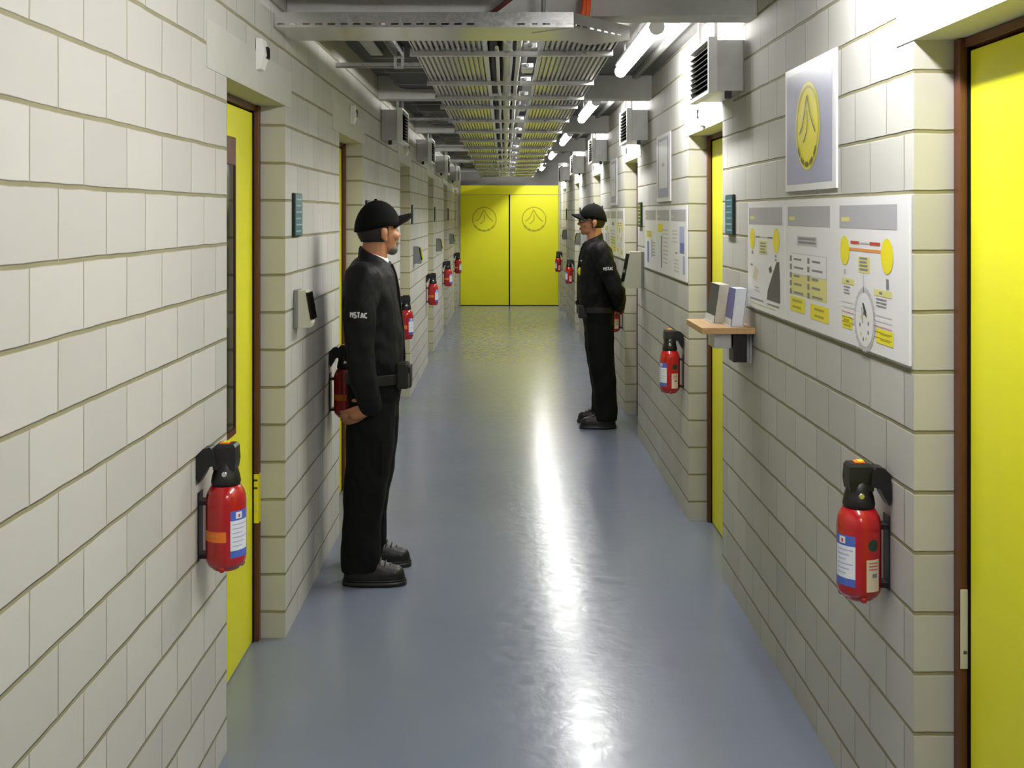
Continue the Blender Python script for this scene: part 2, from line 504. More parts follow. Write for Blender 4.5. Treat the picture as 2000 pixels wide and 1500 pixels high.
# ------------------------------------------------------------------ doors
n_door = 0
for s, face, doors in ((-1, XL, LEFT_DOORS), (1, XR, RIGHT_DOORS)):
    for i, (a, c) in enumerate(doors):
        n_door += 1
        wallname = 'poster wall' if s > 0 else 'wall opposite the posters'
        d = empty('door_%d' % n_door, (face + s * REVEAL, (a + c) / 2, 0), 0,
                  '%s yellow door along the %s, in a brown frame' % (ORD[i], wallname), 'door', kind='structure')
        w2 = (c - a) / 2
        h = LINTEL_Z - 0.004
        leaf = MB(M['yellow']); leaf.box(0, s * 0.05, -w2 + 0.046, w2 - 0.046, 0.006, h - 0.03, None, 0.003)
        lf = leaf.build('door_leaf', d)
        fr = MB(M['brown'])
        for y0, y1 in ((-w2 + 0.0008, -w2 + 0.037), (w2 - 0.037, w2 - 0.0008)):
            fr.box(-s * 0.022, s * 0.06, y0, y1, 0.0005, h, None, 0.002)
        fr.box(-s * 0.010, s * 0.06, -w2 + 0.037, w2 - 0.037, h - 0.022, h, None, 0.001)
        fr.build('door_frame', d)
        gk = MB(M['gasket'])
        for y0, y1 in ((-w2 + 0.037, -w2 + 0.046), (w2 - 0.046, w2 - 0.037)):
            gk.box(-s * 0.004, s * 0.05, y0, y1, 0.002, h - 0.022)
        gk.build('door_gasket', d)
        if s < 0 and i == 0:
            vp = MB(M['brown'])
            yc = (a + c) / 2
            ya, yb2, za, zb = 3.60 - yc, 3.965 - yc, 0.87, 1.935
            vp.box(0.0, 0.010, ya, yb2, zb - 0.10, zb, None, 0.002)
            vp.box(0.0, 0.010, ya, ya + 0.012, za, zb - 0.10); vp.box(0.0, 0.010, yb2 - 0.008, yb2, za, zb - 0.10)
            vp.box(0.0, 0.010, ya + 0.012, yb2 - 0.008, za, za + 0.02)
            v = vp.build('vision_panel', lf); v['label'] = 'brown framed dark glass strip'
            box_obj('pane', (0.0, 0.006, ya + 0.012, yb2 - 0.008, za + 0.02, zb - 0.10), M['darkglass'], lf)
            lb = MB(M['pyel'])
            lb.box(0.0222, 0.0228, w2 - 0.036, w2 - 0.002, 0.46, 0.65)
            lb.box(0.001, 0.022, w2 - 0.0378, w2 - 0.0370, 0.46, 0.65)
            for k in range(5):
                z = 0.63 - k * 0.03
                lb.box(0.004, 0.018, w2 - 0.0382, w2 - 0.0378, z - 0.008, z, M['pdark'] if k < 2 else M['pcream'])
            l = lb.build('warning_label', d); l['label'] = 'yellow warning label on the frame'
        if s > 0 and i == 0:
            hp = MB(M['beige'])
            hp.box(-0.021, 0.0005, w2 - 0.0395, w2 - 0.037, 0.57, 0.76, None, 0.001)
            hp.box(-0.014, -0.006, w2 - 0.0402, w2 - 0.0395, 0.605, 0.613, M['pdark'])
            hp.build('strike_plate', d)['label'] = 'pale metal strike plate'
        else:
            hd = MB(M['chrome'])
            yk = -w2 + 0.12
            hd.lathe([(0.025, 0), (0.025, 0.006), (0.010, 0.008), (0.010, 0.045)], None, 16)
            t = hd.bm
            bmesh.ops.transform(t, matrix=Matrix.Rotation(-s * math.pi / 2, 4, 'Y'), verts=t.verts[:])
            bmesh.ops.translate(t, vec=(0, yk, 1.05), verts=t.verts[:])
            hd.box(-s * 0.052, -s * 0.036, yk - 0.008, yk + 0.11, 1.042, 1.058, None, 0.004)
            hd.build('door_handle', lf)['label'] = 'steel lever handle'

# emblem: ring with a heavier lower arc and a peak line inside
def emblem(mb, cen, r, ux, uy, nrm, m, md, w=0.045):
    """Strokes laid on a surface at CEN; UX, UY span it, NRM points out of it."""
    cen, ux, uy, nrm = map(Vector, (cen, ux, uy, nrm))
    def strip(pts, hw, mat, lift=0.0):
        P = [Vector(p) for p in pts]
        L = []
        for i, p in enumerate(P):
            d = (P[min(i + 1, len(P) - 1)] - P[max(i - 1, 0)]).normalized()
            n = Vector((-d.y, d.x)) * hw
            L.append((p + n, p - n))
        for (a0, a1), (b0, b1) in zip(L, L[1:]):
            mb.face([cen + (ux * q.x + uy * q.y) * r + nrm * (0.0005 + lift) for q in (a0, b0, b1, a1)], mat)
    circ = lambda a0, a1, n, rr=1.0: [(rr * math.cos(a0 + (a1 - a0) * k / n), rr * math.sin(a0 + (a1 - a0) * k / n)) for k in range(n + 1)]
    strip(circ(0, 2 * math.pi, 56), w * 0.55, m)
    for k in range(5):
        a0 = math.radians(212 + k * 24)
        strip(circ(a0, a0 + math.radians(17), 6, 0.985), w * 1.15, md, 0.0006)
    def smooth(pts):
        for _ in range(2):
            q = [pts[0]]
            for a, c in zip(pts, pts[1:]):
                q += [(a[0] * .75 + c[0] * .25, a[1] * .75 + c[1] * .25), (a[0] * .25 + c[0] * .75, a[1] * .25 + c[1] * .75)]
            pts = q + [pts[-1]]
        return pts
    strip(smooth([(-.72, -.17), (-.45, 0.0), (-.30, .25), (-.12, .64), (-.03, .80), (.06, .62), (.25, .30), (.45, .06), (.74, -.20)]), w * 0.6, md, 0.0003)
    strip(smooth([(-.02, .40), (.02, .10), (-.02, -.12), (-.18, -.28), (-.36, -.40)]), w * 0.5, md, 0.0003)

n_door += 1
dd = empty('door_%d' % n_door, (0.083, YE - 0.02, 0), 0, 'yellow double doors with two round emblems closing off the corridor end', 'door', kind='structure')
for sgn, x0, x1, exc in ((-1, XL + 0.057 - 0.083, -0.012, -0.454), (1, 0.012, XR - 0.027 - 0.083, 0.446)):
    lf = box_obj('door_leaf', (x0, x1, 0, 0.06, 0.012, 2.005), M['yellow'], dd, 0.004)
    e = MB(M['emblem'], M['emblem_dark'])
    emblem(e, (exc, -0.0005, 1.567), 0.213, (1, 0, 0), (0, 0, 1), (0, -1, 0), M['emblem'], M['emblem'], 0.075)
    e.build('emblem', lf)['label'] = 'round outline emblem with a peak'
box_obj('header_panel', (XL + 0.057 - 0.083, XR - 0.027 - 0.083, 0.005, 0.06, 2.012, 2.178), M['yellow'], dd, 0.003)
box_obj('centre_seal', (-0.012, 0.012, 0.02, 0.05, 0.01, 2.01), M['gasket'], dd)
box_obj('threshold', (XL + 0.057 - 0.083, XR - 0.027 - 0.083, 0.0, 0.08, 0.0, 0.010), M['gasket'], dd)

# ------------------------------------------------------------------ concrete beams
BEAMS = [-1.8, 1.2, 4.33, 7.44, 10.5, 13.55, 16.6]
NUMB = ['first', 'second', 'third', 'fourth', 'fifth', 'sixth', 'seventh']
k = 0
for y in BEAMS:
    o = box_obj('ceiling_beam', (XL, XR, y, y + 0.15, 2.437, CEIL), M['beam'], None, 0.006)
    if y > 4:
        k += 1
        tag(o, '%s grey concrete beam crossing under the ceiling beyond the perforated channel' % NUMB[k - 1] if k > 1 else 'grey concrete beam directly behind the perforated metal channel', 'beam', kind='structure')
    else:
        tag(o, 'grey concrete beam overhead beside the viewer', 'beam', 'beams overhead', kind='structure')

# ------------------------------------------------------------------ fluorescent lights
def make_light(y0, y1, label, group):
    L = y1 - y0
    t = empty('fluorescent_light', (0.645, (y0 + y1) / 2, 2.452), 0, label, 'ceiling light', group)
    h = MB(M['lampbody'])
    prof = [(-0.028, 0.034), (-0.028, 0.045), (-0.018, 0.062), (0.018, 0.062), (0.028, 0.045), (0.028, 0.034)]
    h.loft([[(x, yy, z) for x, z in prof] for yy in (-L / 2, L / 2)], None, False)
    h.build('housing', t)
    df = MB(M['lamp'])
    pr = [(0.031 * math.cos(a), 0.002 + 0.031 * math.sin(a)) for a in [2 * math.pi * q / 16 for q in range(16)]]
    df.loft([[(x, yy, z) for x, z in pr] for yy in (-L / 2 + 0.022, L / 2 - 0.022)], None, True)
    df.build('diffuser', t)['label'] = 'glowing white diffuser'
    for sg in (-1, 1):
        ec = MB(M['lampbody'])
        ec.loft([[(x * 1.06, yy, z * 1.06) for x, z in pr] for yy in sorted((sg * (L / 2 - 0.02), sg * L / 2))], None, False)
        ec.build('end_cap', t)
        rd = MB(M['bright']); rd.tube([(0, sg * L * 0.35, 0.0625), (0, sg * L * 0.35, CEIL - 2.452)], 0.005, None, 8)
        rd.build('hanging_rod', t)
    return t
for k, far in enumerate([-0.06, 3.05, 6.15, 9.25, 12.35, 15.45, 19.45]):
    if k < 2:
        lab = 'white fluorescent light overhead beside the viewer, before the perforated channel'
    else:
        lab = ['bright fluorescent light just beyond the perforated channel', 'fluorescent light in the second bay past the perforated channel',
               'fluorescent light in the third bay past the perforated channel', 'fluorescent light in the fourth bay past the perforated channel',
               'fluorescent light hanging next to the yellow end doors'][k - 2]
    make_light(far - 1.48, far, lab, 'fluorescent lights under the ceiling')

# ------------------------------------------------------------------ cable tray along the corridor
TRAY_Z, TRAY_SLOPE = 2.415, 0.0056
tray = empty('cable_tray', (0, 0, TRAY_Z), 0, 'long galvanised cable tray with two ribbed halves running to the yellow end doors', 'cable tray')
tray.rotation_euler = (-TRAY_SLOPE, 0, 0)
TY0, TY1 = 4.62, 19.55
def ribbed(x0, x1, n):
    """Sheet of raised ribs running along the corridor, closed on top."""
    b = MB(M['slat'])
    p = (x1 - x0) / n
    low = []
    for i in range(n):
        a = x0 + i * p
        low += [(a, 0.014), (a + p * 0.16, 0.0), (a + p * 0.66, 0.0), (a + p * 0.82, 0.014)]
    low.append((x1, 0.014))
    ring = low + [(x1, 0.018), (x0, 0.018)]
    b.loft([[(x, y, z) for x, z in ring] for y in (TY0, TY1)], None, False)
    return b
ribbed(-0.40, -0.097, 13).build('slat_panel', tray)
ribbed(0.172, 0.475, 13).build('slat_panel', tray)
BARS = [4.91, 5.97, 6.70, 7.25, 8.25, 9.28, 10.3, 11.4, 12.45, 13.5, 14.55, 15.6, 16.65, 17.7, 18.7]
for i, y in enumerate(BARS):
    bb = MB(M['galv'])
    x1 = 0.482
    bb.box(-0.425, x1, y, y + 0.028, -0.022, 0.0, None, 0.002)
    bb.box(-0.425, -0.097, y + 0.024, y + 0.028, 0.0, 0.013); bb.box(0.172, x1, y + 0.024, y + 0.028, 0.0, 0.013)
    bb.build('cross_bar', tray)
for x0, x1 in ((-0.097, -0.076), (0.152, 0.172)):
    box_obj('inner_rail', (x0, x1, TY0, TY1, -0.001, 0.020), M['bright'], tray, 0.002)
for x0, x1 in ((-0.406, -0.400), (0.475, 0.481)):
    box_obj('outer_edge', (x0, x1, TY0, TY1, -0.002, 0.022), M['galv'], tray)
def trz(y): return TRAY_Z - TRAY_SLOPE * y

# services lying in the slot between the two halves
def run(name, x, dz, r, m, y0, y1, label, cat, wob=0.0, step=0.35, seg=12):
    b = MB(m); pts = []
    y = y0
    while y < y1:
        pts.append((x + wob * noise.noise((y * 1.3, x * 9, 0)), y, trz(y) + dz + wob * noise.noise((x * 7, y * 1.7, 4))))
        y += step
    pts.append((x, y1, trz(y1) + dz))
    b.tube(pts, r, None, seg)
    return tag(b.build(name), label, cat)
run('foil_pipe', 0.012, 0.0315, 0.024, M['foil'], TY0 + .05, 19.4, 'thick silver foil wrapped pipe lying in the tray slot', 'pipe', 0.014, 0.12, 14)
run('conduit', 0.062, 0.0175, 0.0115, M['bright'], TY0 + .02, 19.3, 'thin bright conduit beside the foil wrapped pipe', 'pipe', 0.004)
run('conduit', -0.034, 0.0155, 0.009, M['bright'], TY0 + .3, 19.3, 'thin bright conduit by the dark side of the tray slot', 'pipe', 0.005)
# white junction boxes hung in the slot
JB = [4.98, 5.62, 6.15, 6.85, 7.6, 8.5, 9.5, 10.6, 11.7, 12.8, 13.9, 15.0, 16.1, 17.2, 18.3]
jproto = None
for i, y in enumerate(JB):
    if jproto is None:
        jproto = empty('junction_box', (0, 0, 0), 0, 'x', 'junction box')
        jb = MB(M['white']); jb.box(-0.030, 0.030, -0.06, 0.06, -0.006, 0.026, None, 0.005); jb.build('box_body', jproto)
        jl = MB(M['white']); jl.box(-0.027, 0.027, -0.055, 0.055, -0.012, -0.006, None, 0.002); jl.build('lid', jproto)
        for sg in (-1, 1):
            g = MB(M['greyplastic']); g.tube([(0, sg * 0.06, 0.012), (0, sg * 0.085, 0.012)], 0.009, None, 10); g.build('gland', jproto)
        o = jproto
    else:
        o = copy_tree(jproto)
    o.location = (0.114, y, trz(y) + 0.0135)
    tag(o, 'small white junction box in the slot of the ribbed cable tray', 'junction box', 'junction boxes in the tray slot')
# dark cables added above the slot to block lamp light, one length per bay
for i, (ya, yb) in enumerate(list(zip(BEAMS[2:], BEAMS[3:] + [YE + 0.02])) + [(-1.8, 1.2), (1.2, 4.0)]):  # the last two lengths hang out of view and shade the beam
    yb2 = min(yb, YE - 0.05)
    tb = MB(M['cable'])
    for q in range(6):
        xq = -0.30 + q * 0.075
        zq = 2.514
        tb.tube([(xq, ya + 0.16, zq), (xq + 0.006, (ya + yb2) / 2, zq - 0.004), (xq, yb2 - 0.01, zq)], 0.042, None, 12)
    tag(tb.build('light_block_cables'), 'added dark cables blocking lamp light above the tray in bay %s past the perforated channel' % ['one', 'two', 'three', 'four', 'five'][i] if i < 5 else 'added unseen cables blocking lamp light before the perforated channel', 'cables', 'light blocking cables above the tray' if i < 5 else 'light blocking cables overhead')

# struts carrying the tray, fixed to the wall without posters
for i, y in enumerate([5.60, 8.62, 11.72, 14.75, 17.8]):
    t = MB(M['galv'])
    z = trz(y) + 0.019
    t.box(XL + 0.001, -0.105, y, y + 0.04, z + 0.0045, z + 0.0075); t.box(XL + 0.001, -0.105, y, y + 0.003, z + 0.0045, z + 0.028); t.box(XL + 0.001, -0.105, y + 0.037, y + 0.04, z + 0.0045, z + 0.028)
    tag(t.build('support_strut'), '%s galvanised strut carrying the cable tray from the wall' % NUMB[i], 'strut', 'struts under the ceiling')

# slotted rail with an open end plate
sr = empty('strut_rail', (-0.535, 4.50, 2.452), 0, 'short slotted steel rail with a perforated end plate beside the cable tray', 'rail')
b = MB(M['galv'])
b.box(-0.022, 0.022, 0, 1.05, 0.036, 0.040); b.box(-0.022, -0.019, 0, 1.05, 0.0, 0.036); b.box(0.019, 0.022, 0, 1.05, 0.0, 0.036)
b.build('channel', sr)
b = MB(M['bright'])
x0, x1, za, zb = -0.026, 0.026, -0.060, 0.044
b.box(x0, x0 + 0.015, 1.055, 1.06, za, zb); b.box(x1 - 0.015, x1, 1.055, 1.06, za, zb)
for z0, z1 in ((za, za + .014), (-.007, .007), (zb - .014, zb)):
    b.box(x0 + 0.015, x1 - 0.015, 1.055, 1.06, z0, z1)
b.box(x0, x1, 1.0, 1.055, 0.0405, 0.0435)
b.build('end_plate', sr)['label'] = 'end plate with two square holes'

# ------------------------------------------------------------------ perforated channel crossing the corridor
ch = empty('perforated_channel', (0, 4.25, 2.354), 0, 'galvanised cable channel with slotted side crossing the corridor overhead', 'cable channel')
def chan_section(mb, p0, p1, w, h, slots, m):
    """Open-top channel between two plan points, near side slotted."""
    p0, p1 = Vector(p0), Vector(p1)
    d = (p1 - p0); L = d.length; d.normalize(); n = Vector((-d.y, d.x, 0))
    def q(a, off, z): return p0 + d * a + n * off + Vector((0, 0, z))
    def plate(a0, a1, o0, o1, z0, z1):
        t = bmesh.new(); r = bmesh.ops.create_cube(t, size=1)
        for v in t.verts:
            v.co = q(a0 + (v.co.x + .5) * (a1 - a0), o0 + (v.co.y + .5) * (o1 - o0), z0 + (v.co.z + .5) * (z1 - z0))
        mb.merge(t, m)
    plate(0, L, 0, w, 0, 0.002)
    zs0, zs1 = 0.009, 0.0155
    a = 0.0
    plate(0, L, 0, 0.002, 0.002, zs0); plate(0, L, 0, 0.002, zs1, h)
    plate(0, L, 0, 0.012, h, h + 0.003)
    k = 0
    pitch, ln = 0.047, 0.028
    while a < L:
        e = min(L, a + pitch)
        if slots(a):
            plate(a, a + (pitch - ln) / 2, 0, 0.002, zs0, zs1); plate(min(L, a + (pitch + ln) / 2), e, 0, 0.002, zs0, zs1)
        else:
            plate(a, e, 0, 0.002, zs0, zs1)
        a = e
    plate(0, L, w - 0.002, w, 0.002, h)
b = MB(M['zinc'])
chan_section(b, (XL + 0.004, -0.16, 0), (0.255, -0.16, 0), 0.320, 0.0535, lambda a: (a < 0.73) or a > 0.88, M['zinc'])
b.build('straight_run', ch)
b = MB(M['zinc'])
chan_section(b, (0.257, -0.16, -0.0026), (0.497, 0.13, -0.0026), 0.20, 0.0535, lambda a: a < 0.30, M['zinc'])
b.build('angled_run', ch)
# orange cable dropping into the channel
b = MB(M['orangecable'])
b.tube([(0.312, 4.245, 2.378), (0.318, 4.25, 2.45), (0.325, 4.26, 2.598)], 0.014, None, 12)
b.tube([(0.285, 4.24, 2.376), (0.305, 4.245, 2.45), (0.318, 4.255, 2.598)], 0.011, None, 12)
tag(b.build('orange_cable'), 'orange cable dropping from the ceiling into the perforated channel', 'cable')
b = MB(M['rust']); b.tube([(-0.06, 4.20, 2.418), (0.06, 4.20, 2.51), (0.16, 4.20, 2.598)], 0.009, None, 8)
tag(b.build('diagonal_brace'), 'dark diagonal steel brace rising from the perforated channel', 'brace')
b = MB(M['greyplastic']); b.tube([(0.148, 4.20, 2.367), (0.148, 4.20, 2.599)], 0.009, None, 8)
tag(b.build('threaded_rod'), 'upright grey hanger rod holding the perforated channel', 'rod')
# grey strips for a dark line along the ceiling by the poster wall
for i, (ya, yb) in enumerate(zip(BEAMS[2:], BEAMS[3:] + [YE])):
    o = box_obj('ceiling_strip', (0.862, 0.890, ya + 0.152, yb - 0.004, CEIL - 0.028, CEIL - 0.0005), M['greyplastic'])
    tag(o, 'grey strip on the ceiling in the %s bay past the perforated channel' % NUMB[i], 'conduit', 'strips on the ceiling')
for i, (ya, yb) in enumerate(zip(BEAMS[2:], BEAMS[3:] + [YE])):  # black lengths added to make this side of the ceiling dark
    d = MB(M['cable'])
    y0, y1 = ya + 0.155, yb - 0.006
    d.loft([[(-0.565 + 0.152 * math.copysign(abs(math.cos(q)) ** .4, math.cos(q)), yy, 2.5495 + 0.0465 * math.copysign(abs(math.sin(q)) ** .4, math.sin(q))) for q in [2 * math.pi * k / 28 for k in range(28)]] for yy in (y0, y1)], None, True)
    for yy in [y0 + 0.25 + 0.6 * k for k in range(5) if y0 + 0.25 + 0.6 * k < y1 - .05]:
        d.box(-0.719, -0.411, yy, yy + 0.03, 2.5015, 2.599, M['greyplastic'], 0.002)
    tag(d.build('dark_filler'), '%s length of black filler added to darken the space between the beams' % NUMB[i], 'duct', 'black fillers between the beams')
tag(box_obj('steel_strip', (-0.70, -0.635, 5.0, 5.75, 2.487, 2.5010), M['ductgrey'], None, 0.003), 'blue grey steel strip under the black filler beside the slotted rail', 'strip')

# ------------------------------------------------------------------ ventilation boxes
def make_vent(s, y, z0, z1, label, group):
    face = XR if s > 0 else XL
    t = empty('ventilation_box', (face - s * 0.0005, y, z0), 0, label, 'ventilation box', group)
    h = z1 - z0
    bx = MB(M['ductgrey']); bx.box(0, -s * 0.112, 0.0, 0.46, 0, h, None, 0.003); bx.build('duct', t)
    fl = MB(M['white'])
    fl.box(-s * 0.112, -s * 0.150, -0.012, 0.004, -0.010, h + 0.012, None, 0.002)
    fl.box(-s * 0.112, -s * 0.150, 0.456, 0.474, -0.010, h + 0.012, None, 0.002)
    fl.box(-s * 0.112, -s * 0.150, 0.004, 0.456, -0.010, 0.004); fl.box(-s * 0.112, -s * 0.150, 0.004, 0.456, h, h + 0.012)
    fl.build('flange', t)
    g = MB(M['gasket'])
    g.box(-s * 0.113, -s * 0.118, 0.005, 0.455, 0.005, h - 0.001)
    n = 9
    for q in range(n):
        zc = 0.008 + (h - 0.016) * (q + 0.5) / n
        g.loft([[(-s * 0.118, yy, zc - 0.004), (-s * 0.118, yy, zc + 0.002), (-s * 0.146, yy, zc - 0.007), (-s * 0.146, yy, zc - 0.011)] for yy in (0.005, 0.455)], None, False)
    g.build('grille', t)
    for yy in (0.03, 0.40):
        rd = MB(M['galv']); rd.box(-s * 0.118, -s * 0.104, yy, yy + 0.02, h + 0.0, CEIL - z0 - 0.001); rd.build('hanger_strap', t)
    ft = MB(M['black']); ft.box(-s * 0.05, -s * 0.075, 0.0, 0.03, -0.03, 0.0, None, 0.003); ft.build('cable_gland', t)
for i in range(5):
    make_vent(1, 4.58 + 3.06 * i, 2.172, 2.385, '%s grey ventilation box high on the poster wall' % NUMB[i], 'ventilation boxes on the poster wall')
for i in range(1, 5):
    make_vent(-1, 4.58 + 3.06 * i, 2.172, 2.385, '%s grey ventilation box high on the wall opposite the posters' % NUMB[i - 1], 'ventilation boxes opposite the posters')

# ------------------------------------------------------------------ sensors above the doors
def make_sensor(s, y, z, label):
    face = XR if s > 0 else XL
    t = empty('motion_sensor', (face - s * 0.003, y, z), 0, label, 'motion sensor', 'motion sensors over the doors')
    b = MB(M['white'])
    b.loft([[(0, yy, -0.055), (0, yy, 0.055), (-s * 0.022, yy, 0.052), (-s * 0.030, yy, 0.0), (-s * 0.016, yy, -0.050)] for yy in (-0.035, 0.035)], None, False)
    b.build('sensor_body', t)
    b = MB(M['darkglass']); b.box(-s * 0.024, -s * 0.034, 0.002, 0.034, -0.012, 0.03, None, 0.003); b.build('lens', t)
for i, (a, c) in enumerate(LEFT_DOORS[:5]):
    make_sensor(-1, a + 0.42, 2.212, 'white motion sensor over the %s door opposite the posters' % ORD[i])
for i, (a, c) in enumerate(RIGHT_DOORS[1:5]):
    make_sensor(1, a + 0.45, 2.150, 'white motion sensor over the %s door of the poster wall' % ORD[i + 1])

# ------------------------------------------------------------------ door signs and access terminals
def make_sign(s, y, face_mat, line_mat, label):
    face = XR if s > 0 else XL
    t = empty('door_sign', (face - s * 0.0005, y, 1.657), 0, label, 'sign', 'door signs')
    b = MB(M['black']); b.box(0, -s * 0.012, 0, 0.155, -0.088, 0.088, None, 0.002); b.build('backing_plate', t)
    f = MB(face_mat)
    f.box(-s * 0.012, -s * 0.0145, 0.004, 0.151, -0.084, 0.084)
    for q in range(6):
        z = 0.066 - q * 0.026
        f.box(-s * 0.0145, -s * 0.0150, 0.018, 0.137 - 0.02 * (q % 2), z - 0.006, z, line_mat)
    f.build('sign_face', t)
for i, (a, c) in enumerate(LEFT_DOORS[:5]):
    make_sign(-1, c + 0.135, M['teal'], M['tealline'], 'teal lettered sign past the %s door opposite the posters' % ORD[i])
for i, (a, c) in enumerate(RIGHT_DOORS[1:]):
    g = i == 1
    make_sign(1, a - 0.285, M['greensign'] if g else M['teal'], M['pcream'] if g else M['tealline'],
              ('dark green' if g else 'teal lettered') + ' sign in front of the %s door of the poster wall' % ORD[i + 1])

def make_terminal(s, y, z0, h, d, ln, label, mat):
    face = XR if s > 0 else XL
    t = empty('access_terminal', (face - s * 0.0005, y, z0), 0, label, 'access terminal', 'door access terminals')
    b = MB(M['greyplastic']); b.box(0, -s * 0.018, 0, ln, 0.0, h, None, 0.003); b.build('back_plate', t)
    c = MB(mat)
    c.loft([[(-s * 0.018, yy, 0.002), (-s * d * 0.9, yy, 0.002), (-s * d, yy, 0.02), (-s * d * 0.68, yy, h - 0.002), (-s * 0.018, yy, h - 0.002)] for yy in (0.004, ln - 0.004)], None, False)
    c.build('console', t)
    e = MB(M['darkglass'])
    def P(f, out, yy): # along the sloping face
        x = d + (d * 0.68 - d) * f + out
        z = 0.02 + (h - 0.022) * f
        return (-s * x, yy, z)
    e.loft([[P(0.12, 0.0, yy), P(0.12, 0.010, yy), P(0.94, 0.010, yy), P(0.94, 0.0, yy)] for yy in (0.0, ln)], None, False)
    e.build('display', t)
make_terminal(-1, 4.475, 1.195, 0.155, 0.072, 0.10, 'beige access terminal past the first door opposite the posters', M['beige'])
for i, y in ((2, 10.36), (3, 13.75), (4, 17.1)):
    make_terminal(-1, y, 1.19, 0.165, 0.075, 0.12, 'grey access terminal past the %s door opposite the posters' % ORD[i], M['greyplastic'])
make_terminal(1, 7.88, 1.125, 0.265, 0.145, 0.14, 'large beige access terminal in front of the third door of the poster wall', M['beige'])
for i, y in ((4, 14.45), (5, 17.65)):
    make_terminal(1, y, 1.25, 0.165, 0.075, 0.12, 'grey access terminal in front of the %s door of the poster wall' % ORD[i], M['greyplastic'])

# ------------------------------------------------------------------ posters
class Poster:
    """A printed board on the poster wall: u runs towards the viewer, v upwards, layers stack outwards."""
    W, H, T = 0.594, 0.420, 0.006
    def __init__(self, y_far, z0, w=None):
        self.y, self.z = y_far, z0
        self.w = w or self.W
        self.b = MB(M['paper'])
        self.b.box(-self.T, 0, -self.w, 0, 0, self.H)
    def p(self, u, v, lay): return (-self.T - 0.0003 - 0.0003 * lay, -u * self.w, v * self.H)
    def rect(self, u0, v0, u1, v1, m, lay=1):
        self.b.face([self.p(u0, v0, lay), self.p(u0, v1, lay), self.p(u1, v1, lay), self.p(u1, v0, lay)], m)
    def poly(self, pts, m, lay=1):
        self.b.face([self.p(u, v, lay) for u, v in pts], m)
    def disc(self, u, v, r, m, lay=1):
        self.poly([(u + r * math.cos(a) / self.w, v + r * math.sin(a) / self.H) for a in [2 * math.pi * k / 40 for k in range(40)]], m, lay)
    def lines(self, u0, u1, v0, n, dv, m, lay=2, hh=0.010, rag=0.25):
        for k in range(n):
            e = u1 - (u1 - u0) * rag * random.random()
            self.rect(u0, v0 - k * dv - hh, e, v0 - k * dv, m, lay)
    def done(self, name, label, group):
        o = self.b.build(name, None, (XR - 0.0008, self.y, self.z))
        return tag(o, label, 'poster', group)

def header(p, u0=0.05, u1=0.95):
    p.rect(u0, 0.79, u1, 0.945, M['pgrey'], 1)
    p.rect(u0 + 0.03, 0.835, u0 + 0.16, 0.865, M['pcream'], 2)

def poster_link(y, z, name, label, group):          # two yellow discs joined by a line, a dark peak below
    p = Poster(y, z); header(p, 0.04, 0.93)
    p.disc(0.14, 0.655, 0.042, M['pyel'], 2); p.disc(0.79, 0.655, 0.046, M['pyel'], 2)
    p.rect(0.24, 0.668, 0.36, 0.682, M['ptext'], 2); p.rect(0.56, 0.668, 0.70, 0.682, M['ptext'], 2); p.rect(0.37, 0.672, 0.55, 0.68, M['pline'], 2)
    p.rect(0.33, 0.52, 0.56, 0.64, M['pcream'], 1); p.lines(0.37, 0.53, 0.625, 4, 0.026, M['ptext'], 2, 0.014)
    p.lines(0.13, 0.17, 0.54, 1, 0.02, M['ptext'], 2, 0.03); p.lines(0.76, 0.80, 0.53, 2, 0.035, M['ptext'], 2, 0.02)
    p.poly([(0.55, 0.12), (0.57, 0.20), (0.70, 0.36), (0.80, 0.47), (0.86, 0.475), (0.88, 0.30), (0.88, 0.12)], M['pdark'], 2)
    p.poly([(0.60, 0.40), (0.66, 0.43), (0.68, 0.38), (0.63, 0.36)], M['pdark'], 3)
    p.rect(0.09, 0.395, 0.15, 0.415, M['ptext'], 2); p.poly([(0.15, 0.28), (0.22, 0.40), (0.30, 0.36), (0.26, 0.26)], M['cream'], 1)
    p.lines(0.20, 0.35, 0.21, 2, 0.03, M['pline'], 2)
    p.rect(0.08, 0.085, 0.46, 0.097, M['ptext'], 2); p.rect(0.56, 0.075, 0.86, 0.09, M['ptext'], 2); p.lines(0.08, 0.86, 0.055, 1, 0.02, M['pcream'], 2, 0.008)
    return p.done(name, label, group)

def poster_list(y, z, name, label, group):          # table of ten entries and two yellow boxes
    p = Poster(y, z); header(p, 0.06, 0.90)
    p.rect(0.27, 0.635, 0.66, 0.71, M['pline'], 1); p.lines(0.29, 0.64, 0.70, 2, 0.030, M['ptext'], 2, 0.018, 0.05)
    p.rect(0.13, 0.40, 0.84, 0.57, M['pline'], 1); p.rect(0.13, 0.235, 0.84, 0.40, M['pcream'], 1)
    p.rect(0.135, 0.405, 0.835, 0.565, M['paper'], 2)
    for k in range(5):
        v = 0.545 - k * 0.067
        for u in (0.11, 0.48):
            p.rect(u, v - 0.045, u + 0.045, v, M['ptext'], 3)
            p.rect(u + 0.09, v - 0.032, u + 0.09 + 0.12 + 0.08 * ((k * 7 + int(u * 10)) % 3) / 2, v - 0.016, M['ptext'], 3)
    p.rect(0.12, 0.10, 0.43, 0.215, M['pyel'], 2); p.rect(0.54, 0.085, 0.88, 0.20, M['pyel'], 2)
    p.lines(0.17, 0.40, 0.195, 2, 0.05, M['emblem'], 3, 0.018); p.lines(0.62, 0.80, 0.175, 2, 0.05, M['emblem'], 3, 0.018)
    return p.done(name, label, group)

